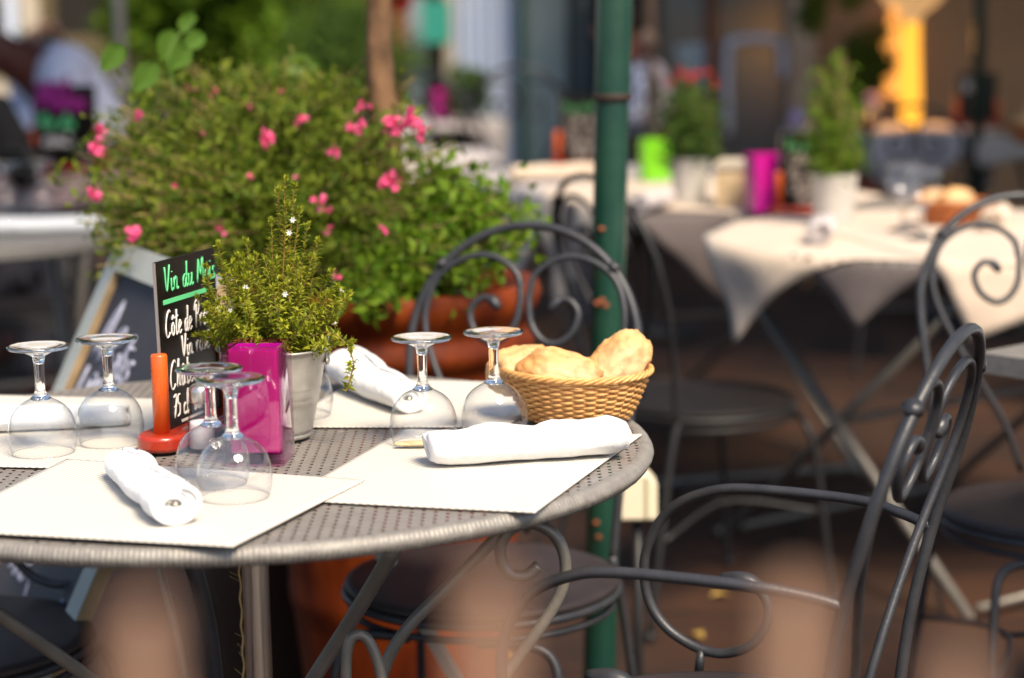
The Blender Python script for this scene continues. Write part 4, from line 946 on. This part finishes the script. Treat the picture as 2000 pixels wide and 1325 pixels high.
sp_ = thing('stone_planter', 'pale stone planter glimpsed through the middle of the flower bush', 'planter', PS)
b = MB(); b.lathe([(.0001, .55), (.15, .55), (.16, .6), (.19, .88), (.215, .90), (.215, .955), (.19, .955), (.17, .9), (.0001, .88)], 48); link('pot', b, M['stonepot'], sp_, auto=50); b = MB(); b.lathe([(.0001, 0), (.14, 0), (.13, .5), (.15, .548), (.0001, .548)], 32); link('stand', b, M['box_stone'], sp_)
# tree standing in the planter
tt = thing('potted_tree', 'slim tree with flaking brown bark rising from behind the flower bush', 'tree', (PC.x, PC.y + .05, .765))
def tp(px, py): return Y(px, py, PC.y + .05) - Vector(tt.location)
pts = spline([(-.03, 0, 0), tp(756, 400), tp(752, 260), tp(742, 170), tp(740, 90), tp(741, 0), tp(742, -220), (-.20, .1, 1.35), (-.25, .12, 1.9)], 8)
b = MB()
def fnt(u, v):
    k = min(len(pts) - 2, int(u * (len(pts) - 1))); p = pts[k].lerp(pts[k + 1], u * (len(pts) - 1) - k); a = 2 * PI * v
    r = (.0285 - .008 * u) * (1 + .16 * noise.noise(Vector((math.cos(a) * 1.2, math.sin(a) * 1.2, p.z * 22))) + .10 * math.sin(p.z * 9))
    return p + Vector((math.cos(a) * r, math.sin(a) * r, 0))
b.grid(fnt, 160, 20, False, True); link('trunk', b, M['bark'], tt)
b = MB(); leaf_cloud(b, (-.25, .3, 2.05), (.75, .6, .45), 3500, .06, .03, 50, .3, .2); link('crown', b, M['leaf'], tt, False)
b = MB()
for a in range(7):
    d = Vector((math.cos(a * .9) * .55, .2 + math.sin(a * .9) * .45, 0)); b.tube(spline([pts[-14 + a], pts[-8] + d * .4 + Vector((0, 0, .15)), pts[-1] + d + Vector((0, 0, .25))], 4), [.012 - .001 * i for i in range(9)], 6)
link('branch', b, M['bark'], tt)

def flower_head(c, n, r, m, par, seed=0):
    b = MB(); c = Vector(c)
    for i in range(n):
        p = c + rdir() * r * random.random(); out = rdir()
        for k in range(5):
            a = k * 2 * PI / 5; o = out.orthogonal().normalized(); o = Matrix.Rotation(a, 3, out) @ o
            b.leaf(p, o + out * .3, out, r * .5, r * .42)
    return link('flower_head', b, M[m], par, False)
def bush(name, label, base, blobs, dens, leafmat, l, wd, stems, cat='plant'):
    """blobs: (centre world, radii, n leaves). stems arch from base to blob points with short leafy twigs"""
    t = thing(name, label, cat, base); bo = Vector(base); lf_, sb = MB(), MB()
    for (c, rad, n) in blobs:
        c = Vector(c) - bo; nst = max(4, int(n * stems * .8)); n = int(n * .95)
        ends = []
        for i in range(nst):
            d = rdir(); k = random.random() ** .33 * (1.35 if random.random() < .16 else 1); e = c + Vector((d.x * rad[0], d.y * rad[1], d.z * rad[2])) * k
            m_ = e * .45 + Vector((random.uniform(-.03, .03), random.uniform(-.03, .03), abs(e.z) * .18)); sp = spline([Vector((e.x * .12, e.y * .12, 0)), m_, e], 6)
            sb.tube(sp, [.0022 - .0014 * q / len(sp) for q in range(len(sp))], 4); ends.append(sp)
        for i in range(n):
            sp = random.choice(ends); q = random.random() ** .55; k = min(len(sp) - 2, int(q * (len(sp) - 1))); p = sp[k].lerp(sp[k + 1], random.random())
            p = p + rdir() * .045 * random.random() ** .7
            dv = (p - c); 
            s_ = random.uniform(.6, 1.3); lf_.leaf(p, rdir() + Vector((0, 0, .3)), rdir(), l * s_, wd * s_)
    link('foliage', lf_, leafmat, t, False); link('stems', sb, M['stem_green'], t); return t
def BW(px, py, yd): return Y(px, py, yd)
fb = bush('pink_geranium', 'big feathery flower bush with pink blossoms spreading behind the menu board', (-.40, 3.62, .86), [
    (BW(330, 300, 3.5), (.16, .16, .13), 2600), (BW(470, 250, 3.55), (.20, .2, .13), 3400), (BW(620, 250, 3.6), (.17, .2, .12), 3000), (BW(420, 400, 3.35), (.20, .15, .12), 3400),
    (BW(620, 400, 3.4), (.20, .16, .12), 3200), (BW(760, 350, 3.45), (.13, .15, .13), 2200), (BW(300, 440, 3.3), (.10, .1, .05), 900), (BW(560, 190, 3.6), (.12, .15, .08), 1300), (BW(250, 320, 3.45), (.09, .1, .10), 1100), (BW(720, 480, 3.3), (.16, .08, .06), 1500), (BW(270, 400, 3.3), (.10, .1, .09), 1500), (BW(320, 470, 3.2), (.11, .07, .05), 900), (BW(380, 170, 3.6), (.12, .12, .06), 700)],
    1, M['leaf_olive'], .023, .0085, .045)
fo = Vector(fb.location)
for i, (px, py, yd, n, r) in enumerate([(193, 255, 3.3, 9, .012), (270, 222, 3.3, 8, .012), (185, 293, 3.3, 9, .012), (186, 383, 3.2, 12, .014), (265, 452, 3.15, 12, .014), (525, 268, 3.3, 10, .013), (516, 282, 3.3, 6, .01), (588, 234, 3.35, 9, .012), (765, 246, 3.2, 16, .016),
    (800, 238, 3.2, 16, .016), (820, 256, 3.2, 12, .014), (700, 207, 3.3, 6, .01), (720, 205, 3.3, 4, .008), (685, 252, 3.3, 8, .012), (708, 242, 3.3, 8, .012), (763, 355, 3.15, 16, .015), (627, 395, 3.2, 9, .012), (640, 412, 3.2, 5, .008), (652, 296, 3.25, 7, .01),
    (483, 200, 3.5, 6, .009), (420, 180, 3.5, 6, .009), (340, 364, 3.2, 4, .008), (491, 347, 3.2, 4, .008), (546, 180, 3.5, 5, .009), (372, 172, 3.5, 5, .009), (430, 446, 3.2, 5, .009), (640, 447, 3.2, 5, .009), (751, 452, 3.15, 5, .009), (657, 541, 3.0, 5, .008), (395, 260, 3.3, 3, .007), (575, 345, 3.3, 3, .007)]):
    flower_head(BW(px, py, yd) - fo, int(n * 1.3), r * 1.12, 'petal', fb)
gv = bush('trailing_vine', 'fresh green leafy plant trailing over the rim of the terracotta planter', (PC.x, PC.y, .78), [
    (BW(740, 520, 3.28), (.06, .05, .05), 500), (BW(760, 575, 3.24), (.035, .03, .035), 320), (BW(705, 590, 3.22), (.02, .02, .012), 120), (BW(860, 450, 3.4), (.13, .12, .07), 1500), (BW(960, 440, 3.45), (.10, .1, .05), 800), (BW(900, 380, 3.5), (.10, .1, .06), 700), (BW(1010, 480, 3.42), (.06, .06, .03), 220), (BW(940, 540, 3.27), (.03, .02, .03), 140), (BW(880, 520, 3.28), (.05, .03, .03), 260)],
    1, M['leaf'], .030, .014, .06)
# broad leaves on a sapling, upper left of the bush
bl = thing('broadleaf_sapling', 'young plant with broad heart shaped leaves above the left of the flower bush', 'plant', (-.50, 3.55, .9)); bo = Vector(bl.location)
b = MB(); b.tube(spline([(0, 0, 0), BW(400, 330, 3.5) - bo, BW(350, 200, 3.45) - bo, BW(330, 100, 3.5) - bo, BW(385, 35, 3.55) - bo], 6), .0018, 6); link('stem', b, M['leaf_big'], bl)
def heart(p, d, up, L):
    b = MB(); d = d.normalized(); sd_ = d.cross(up).normalized(); nn = sd_.cross(d)
    def fn(u, v):
        w_ = .33 * L * math.sin(PI * min(1, u * .93 + .07) ** .75) * (2 * v - 1); return p + d * (u * L) + sd_ * w_ + nn * (abs(2 * v - 1) * .10 * L - .12 * L * u * u)
    b.grid(fn, 12, 7); o = link('leaf', b, M['leaf_big'], bl); return o
for (x0, y0, x1, y1, yd) in [(240, 90, 197, 138, 3.3), (305, 125, 260, 178, 3.25), (372, 95, 330, 135, 3.4), (400, 70, 352, 92, 3.5), (338, 60, 315, 118, 3.55), (378, 30, 350, 60, 3.55), (560, 130, 628, 128, 3.7), (540, 120, 520, 160, 3.7), (355, 60, 378, 22, 3.55)]:
    a, c = BW(x0, y0, yd), BW(x1, y1, yd); heart(a - bo, c - a, Vector((.3, -1, .3)), (c - a).length * 1.05)

# ------------------------------------------------------------------ potted plants on the right tables
def tub(label, q, r0, r1, h, group='pale zinc pots on the right tables'):
    p = Z(*q, .757); t = thing('plant_pot', label, 'pot', p, 0, group); b = MB(); b.lathe([(.0001, 0), (r0, 0), (r1, h - .006), (r1 + .003, h), (r1 - .003, h), (r1 - .006, h * .85), (.0001, h * .85)], 32); link('pot', b, M['zinc_pale'], t, auto=50)
    b = MB(); b.lathe([(.0001, h * .88), (r1 - .005, h * .87)], 16); link('soil', b, M['soil'], t); return p
p = tub('pale zinc pot of the red flowers behind the green post', (1347, 392), .042, .053, .115)
t = bush('red_flower_plant', 'dense green plant topped with red flowers in a pale pot', p + Vector((0, 0, .10)), [(p + Vector((0, 0, .20)), (.085, .08, .11), 1700), (p + Vector((0, 0, .29)), (.08, .08, .04), 500)], 1, M['leaf_dark'], .024, .010, .04)
for i in range(9): a = i * 2.4; flower_head(Vector((.075 * math.cos(a) * (i / 9) ** .5, .06 * math.sin(a), .23 + .02 * math.sin(i * 3))), 9, .014, 'petal_red', t)
p = tub('pale zinc pot nearer the viewer on the right table', (1628, 434), .045, .056, .115)
bush('tall_herb', 'tall thin green herb in a pale pot on the right table', p + Vector((0, 0, .10)), [(p + Vector((.0, 0, .17)), (.065, .06, .07), 900), (p + Vector((-.01, 0, .27)), (.055, .05, .09), 650), (p + Vector((.02, 0, .34)), (.035, .04, .07), 250)], 1, M['leaf'], .026, .007, .06)
# hamper
hm = thing('straw_hamper', 'pale woven straw box between the two potted plants', 'basket', Z(1446, 398, .757), R(-12)); b = MB(); b.box((0, 0, .05), (.11, .20, .10)); link('box', b, M['twotone'], hm, False); b = MB(); b.box((0, 0, .106), (.12, .21, .012)); link('lid', b, M['ledge'], hm, False)
def far_basket(label, p, s, m, breads):
    t = thing('bread_basket', label, 'basket', p, 0, 'wicker bread baskets on other tables'); b = MB()
    for k in range(9): b.tube([((.07 + .025 * k / 8 + .001 * math.sin(i * 5.5 + k * PI)) * s * math.cos(2 * PI * i / 60), (.05 + .02 * k / 8) * s * math.sin(2 * PI * i / 60), (.004 + .006 * k) * s) for i in range(60)], .0036 * s, 5, closed=True)
    link('weave', b, M[m], t); b = MB(); b.lathe([(.0001, .004), (.068 * s, .004)], 24, sy=.72); link('base', b, M[m], t)
    for i, (dx, dy, dz, lab) in enumerate(breads):
        b = MB(); b.blob((0, 0, 0), (.045 * s, .032 * s, .03 * s), .15, 2, 24, 14, i + 3); o = link('bread_roll', b, M['bread']); o.location = p + Vector((dx, dy, dz)); tag(o, lab, 'bread', 'bread on other tables')
far_basket('reddish wicker basket beside the upright glasses on the right table', Z(1866, 436, .757), 1.0, 'wicker_red', [(0, -.01, .055, 'single pale roll in the reddish basket by the upright glasses'), (-.04, .03, .05, 'darker roll at the back of the reddish basket')])
far_basket('wide basket piled with bread at the upper right edge', Vector((1.87 + .1, 7.55, .757)), 1.4, 'wicker_red', [(-.05, 0, .08, 'brown loaf at the left of the piled basket'), (.05, 0, .09, 'brown loaf at the right of the piled basket'), (0, .02, .14, 'brown loaf topping the piled basket')])
far_basket('small reddish basket left of the glowing lamp', Vector((1.44, 8.55, .757)), .9, 'wicker_red', [(0, 0, .06, 'roll in the small basket left of the glowing lamp')])

# ------------------------------------------------------------------ glowing lamp
lm = thing('table_lamp', 'glowing yellow column lamp with a cream bowl top, upper right', 'lamp', (1.715, 8.78, .757))
b = MB(); b.lathe([(.0001, 0), (.038, 0), (.043, .03), (.046, .10), (.042, .22), (.037, .34), (.036, .44)], 32); link('glowing_column', b, M['lampglow'], lm)
b = MB(); b.lathe([(.037, .44), (.05, .475), (.10, .51), (.135, .55), (.145, .60), (.14, .60), (.13, .555), (.09, .52), (.0001, .50)], 40); link('bowl', b, M['lampshade'], lm)
ld = bpy.data.lights.new('lamp_light', 'POINT'); lo = bpy.data.objects.new('lamp_light', ld); COL.objects.link(lo); ld.energy = 7; ld.color = (1, .5, .15); ld.shadow_soft_size = .05; lo.parent = lm; lo.location = (0, .12, .3)
sh = thing('wall_sconce', 'amber glowing wall light left of the column lamp', 'lamp', (fx(1742, 10.9), 10.88, .80)); b = MB()  # glowing shape put in for lamp light falling on the wall
b.grid(lambda u, v: ((.05 + .04 * math.sin(PI * v ** 1.3)) * (1.0 - v * .8) * math.cos(PI + PI * u) * 1.2, -.06 * math.sin(PI * u), .45 * v), 16, 16); link('shade', b, mat('amber shade', (.7, .35, .1), .6, emis=(1, .36, .06), es=.75), sh)
# posts and parasol poles
def post(name, label, px, yd, r, m, z1=3.0, knob=None, group=None):
    t = thing(name, label, 'post', (Y(px, 100, yd).x, yd, 0), 0, group); b = MB(); b.tube([(0, 0, 0), (0, 0, z1)], r, 16); link('pole', b, M[m], t)
    if knob: b = MB(); b.blob((-.01, -.01, knob), (r * 2.1, r * 2.1, r * 2.4), .05); link('clamp', b, M[m], t)
    b = MB(); b.lathe([(.0001, 0), (.2, 0), (.2, .04), (.03, .07), (.0001, .07)], 24); link('base', b, M['darkiron'], t)
    return t
post('awning_post', 'blackish green post between the lamp and the right edge', 1912, 8.2, .026, 'green_dark')
post('parasol_pole', 'taupe parasol pole with round clamp just right of the green post', 1270, 8.0, .018, 'pole_grey', knob=1.15)
post('parasol_pole', 'thin pale parasol pole at the upper left above the broad leaves', 236, 9.0, .022, 'pole_pale', knob=.98)
# box plant, hanging plants, wall bush
bx = thing('box_planter', 'small clipped green shrub in a square brown planter by the pale curtain', 'planter', (fx(912, 9.8), 9.8, 0)); b = MB(); b.box((0, 0, .38), (.16, .16, .76)); link('box', b, M['box_stone'], bx, False)
b = MB(); leaf_cloud(b, (0, 0, .90), (.10, .10, .12), 1500, .03, .015, 30, .4, .2); link('foliage', b, M['leaf_dark'], bx, False)
def hanging(label, px, yd, zc, rad, n):
    t = thing('hanging_plant', label, 'plant', (Y(px, 60, yd).x, yd, zc), 0, 'dark plants against the beige wall'); b = MB(); leaf_cloud(b, (0, 0, 0), rad, n, .05, .025, 24, .4, .2); link('foliage', b, M['leaf_dark'], t, False); b = MB(); b.tube([(0, 0, 0), (0, 0, 3.0 - zc)], .004, 5); link('stem', b, M['stem'], t)
hanging('dark hanging plant left of two against the beige wall', 1585, 9.8, 1.33, (.08, .08, .22), 700)
hanging('dark hanging plant right of two against the beige wall', 1665, 9.8, 1.38, (.07, .07, .16), 500)
t = thing('potted_bush', 'round dark bush in a pot left of the amber wall light', 'plant', (fx(1690, 10.3), 10.3, 0), 0); b = MB(); b.lathe([(.0001, 0), (.12, 0), (.15, .5), (.0001, .5)], 24); link('pot', b, M['terracotta'], t)
b = MB(); leaf_cloud(b, (0, 0, .98), (.13, .12, .2), 1200, .05, .025, 30, .4, .2); b.tube([(0, 0, .5), (0, 0, 1)], .015, 6); link('foliage', b, M['leaf_dark'], t, False)
for q, lab in (((1702, 8.9, .86), 'small mauve flower bunch left of the glowing lamp'), ((1552, 7.2, .88), 'pale mauve flower bunch above the right menu board')):
    t = thing('flower_bunch', lab, 'flowers', (Y(q[0], 190, q[1]).x, q[1], q[2] - .11), 0, 'mauve flower bunches'); flower_head((0, 0, .12), 26, .032, 'petal_mauve', t); b = MB(); b.lathe([(.0001, 0), (.03, 0), (.035, .09), (.03, .09), (.0001, .02)], 20); link('vase', b, M['thinglass'], t)
t = thing('flower_tub', 'peach and pink blossoms in a tub behind the seated man', 'flowers', (Y(82, 60, 9.5).x, 9.5, 0)); flower_head((0, 0, 1.19), 60, .075, 'peach', t); flower_head((.08, 0, 1.13), 40, .055, 'peach', t)
b = MB(); b.lathe([(.0001, 0), (.13, 0), (.16, .9), (.15, .9), (.0001, .85)], 24); link('tub', b, M['stonepot'], t); b = MB(); leaf_cloud(b, (0, 0, 1.05), (.14, .14, .14), 900, .05, .03, 24, .4); link('foliage', b, M['leaf_dark'], t, False)
t = thing('red_flower_basket', 'red blossoms hanging at the top beside the brown trunk', 'flowers', (Y(780, 10, 8.5).x, 8.5, 1.33)); flower_head((0, 0, 0), 40, .06, 'petal_red', t); b = MB(); leaf_cloud(b, (0, 0, .08), (.09, .09, .08), 500, .04, .02); b.tube([(0, 0, 0), (0, 0, 1.6)], .004, 5); link('foliage', b, M['leaf_dark'], t, False)
t = thing('wall_sign', 'small plain teal panel hanging before the dark doorway', 'sign', (Y(852, 30, 11.8).x, 11.8, 1.10)); b = MB(); b.box((0, 0, .12), (.16, .02, .24)); link('panel', b, mat('teal enamel', (.02, .22, .17), .5), t, False)

# ------------------------------------------------------------------ people (far left, out of focus)
def skin_mesh(name, verts, edges, radii, m, parent, sub=2):
    me = bpy.data.meshes.new(name); me.from_pydata(verts, edges, []); o = bpy.data.objects.new(name, me); COL.objects.link(o); o.parent = parent
    sk = o.modifiers.new('skin', 'SKIN'); 
    if not me.skin_vertices: me.attributes.new
    bpy.context.view_layer.update()
    for i, v in enumerate(me.skin_vertices[0].data): v.radius = radii[i] if isinstance(radii[i], tuple) else (radii[i], radii[i])
    me.skin_vertices[0].data[0].use_root = True; sk.use_smooth_shade = True
    sb = o.modifiers.new('sub', 'SUBSURF'); sb.levels = sub; sb.render_levels = sub; me.materials.append(m); return o
def person(label, loc, rz, top, lean=.0, hairm='hair'):
    t = thing('person', label, 'person', loc, rz)
    # pelvis, spine, neck, head, arms to table, legs seated (faces +Y local)
    V = [(0, 0, .50), (0, .02 + lean * .1, .66), (0, .05 + lean * .3, .84), (0, .08 + lean * .55, 1.00), (0, .10 + lean * .75, 1.08), (0, .13 + lean, 1.17), (0, .15 + lean * 1.1, 1.25),
         (.17, .07 + lean * .5, .99), (.25, .12 + lean * .4, .80), (.16, .33 + lean * .5, .79), (.12, .42 + lean * .5, .80),
         (-.17, .07 + lean * .5, .99), (-.25, .12 + lean * .4, .80), (-.16, .33 + lean * .5, .79), (-.12, .42 + lean * .5, .80),
         (.10, .06, .50), (.13, .42, .50), (.13, .42, .10), (.13, .52, .05), (-.10, .06, .50), (-.13, .42, .50), (-.13, .42, .10), (-.13, .52, .05)]
    dz = lean * .32; V = [(x, y, z - (dz * .7 if i == 4 else dz if i in (5, 6) else 0)) for i, (x, y, z) in enumerate(V)]
    Ed = [(0, 1), (1, 2), (2, 3), (3, 4), (4, 5), (5, 6), (3, 7), (7, 8), (8, 9), (9, 10), (3, 11), (11, 12), (12, 13), (13, 14), (0, 15), (15, 16), (16, 17), (17, 18), (0, 19), (19, 20), (20, 21), (21, 22)]
    Rr = [(.15, .11), (.14, .10), (.15, .11), (.14, .10), .055, (.078, .09), (.07, .085), .06, .045, .035, .03, .06, .045, .035, .03, .085, .065, .05, .04, .085, .065, .05, .04]
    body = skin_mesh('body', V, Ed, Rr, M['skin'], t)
    k = 1.16; Vs = V[1:4] + V[7:10] + V[11:14]; Es = [(0, 1), (1, 2), (2, 3), (3, 4), (4, 5), (2, 6), (6, 7), (7, 8)]
    skin_mesh('shirt', Vs, Es, [(.17, .13), (.175, .14), (.165, .125), .078, .062, .05, .078, .062, .05], top, t)
    skin_mesh('trousers', [V[0], V[15], V[16], V[17], V[19], V[20], V[21]], [(0, 1), (1, 2), (2, 3), (0, 4), (4, 5), (5, 6)], [(.17, .125), .10, .078, .062, .10, .078, .062], M['trousers'], t)
    hy = .14 + lean * 1.05
    b = MB(); b.blob((0, hy - .025, 1.245 - dz), (.083, .095, .085), .08, 4, 28, 18); link('hair', b, M[hairm], t)
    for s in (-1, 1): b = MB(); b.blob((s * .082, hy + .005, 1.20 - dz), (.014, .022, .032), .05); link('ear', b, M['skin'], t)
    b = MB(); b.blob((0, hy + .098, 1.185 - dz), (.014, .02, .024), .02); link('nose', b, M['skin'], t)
    return t
man = person('man in a pale blue shirt with short black hair at far left', (-1.45, 7.7, 0), R(118), M['shirt'], .34); man.scale = (1.13,) * 3
pa = person('person in a black jacket cut off by the left edge', (-1.74, 6.15, 0), R(-10), M['black_cloth'], .05)
person('distant seated person in a white shirt right of the green post', (.70, 9.6, 0), R(100), M['shirt'], .05)

# ------------------------------------------------------------------ picket fence close to the lens
pf = thing('picket_fence', 'blurred tan picket fence tops right in front of the viewer', 'fence', (0, .50, 0))
for (px, py, hw_) in [(275, 1190, .0050), (955, 1130, .0060), (1560, 1145, .0057), (1880, 1285, .0050)]:
    q = Y(px, py, .50); b = MB(); poly = [(-hw_, 0), (hw_, 0), (hw_, q.z - hw_)] + [(hw_ * math.cos(PI * i / 8), q.z - hw_ + hw_ * math.sin(PI * i / 8)) for i in range(1, 8)] + [(-hw_, q.z - hw_)]
    b.prism(poly, (q.x, 0, 0), Vector((1, 0, 0)), Vector((0, 0, 1)), Vector((0, -1, 0)), .008); link('picket', b, M['fence'], pf, False)
for zz in (.25, .80): b = MB(); b.box((0, .013, zz), (.5, .012, .03)); link('rail', b, M['fence'], pf, False)

# dry leaves on the paving
for i, (x, y, lab) in enumerate([(.42, 4.3, 'yellow dry leaf on the paving under the far chair'), (.38, 4.0, 'small brown dry leaf on the paving nearer than the yellow one'), (.75, 3.6, 'curled dry leaf on the paving right of the green post'), (-.05, 3.9, 'dry leaf beside the terracotta planter foot')]):
    b = MB(); b.leaf(Vector((0, 0, 0)), Vector((1, .3, .1)), Vector((0, 0, 1)), .05, .03); o = link('fallen_leaf', b, M['leaf_dry'] if 'leaf_dry' in M else M.setdefault('leaf_dry', mat('dry leaf', (.35, .22, .05), .8)), None, False)
    o.location = (x, y, .004); o.rotation_euler = (0, 0, i * 1.9); tag(o, lab, 'leaf', 'fallen leaves')
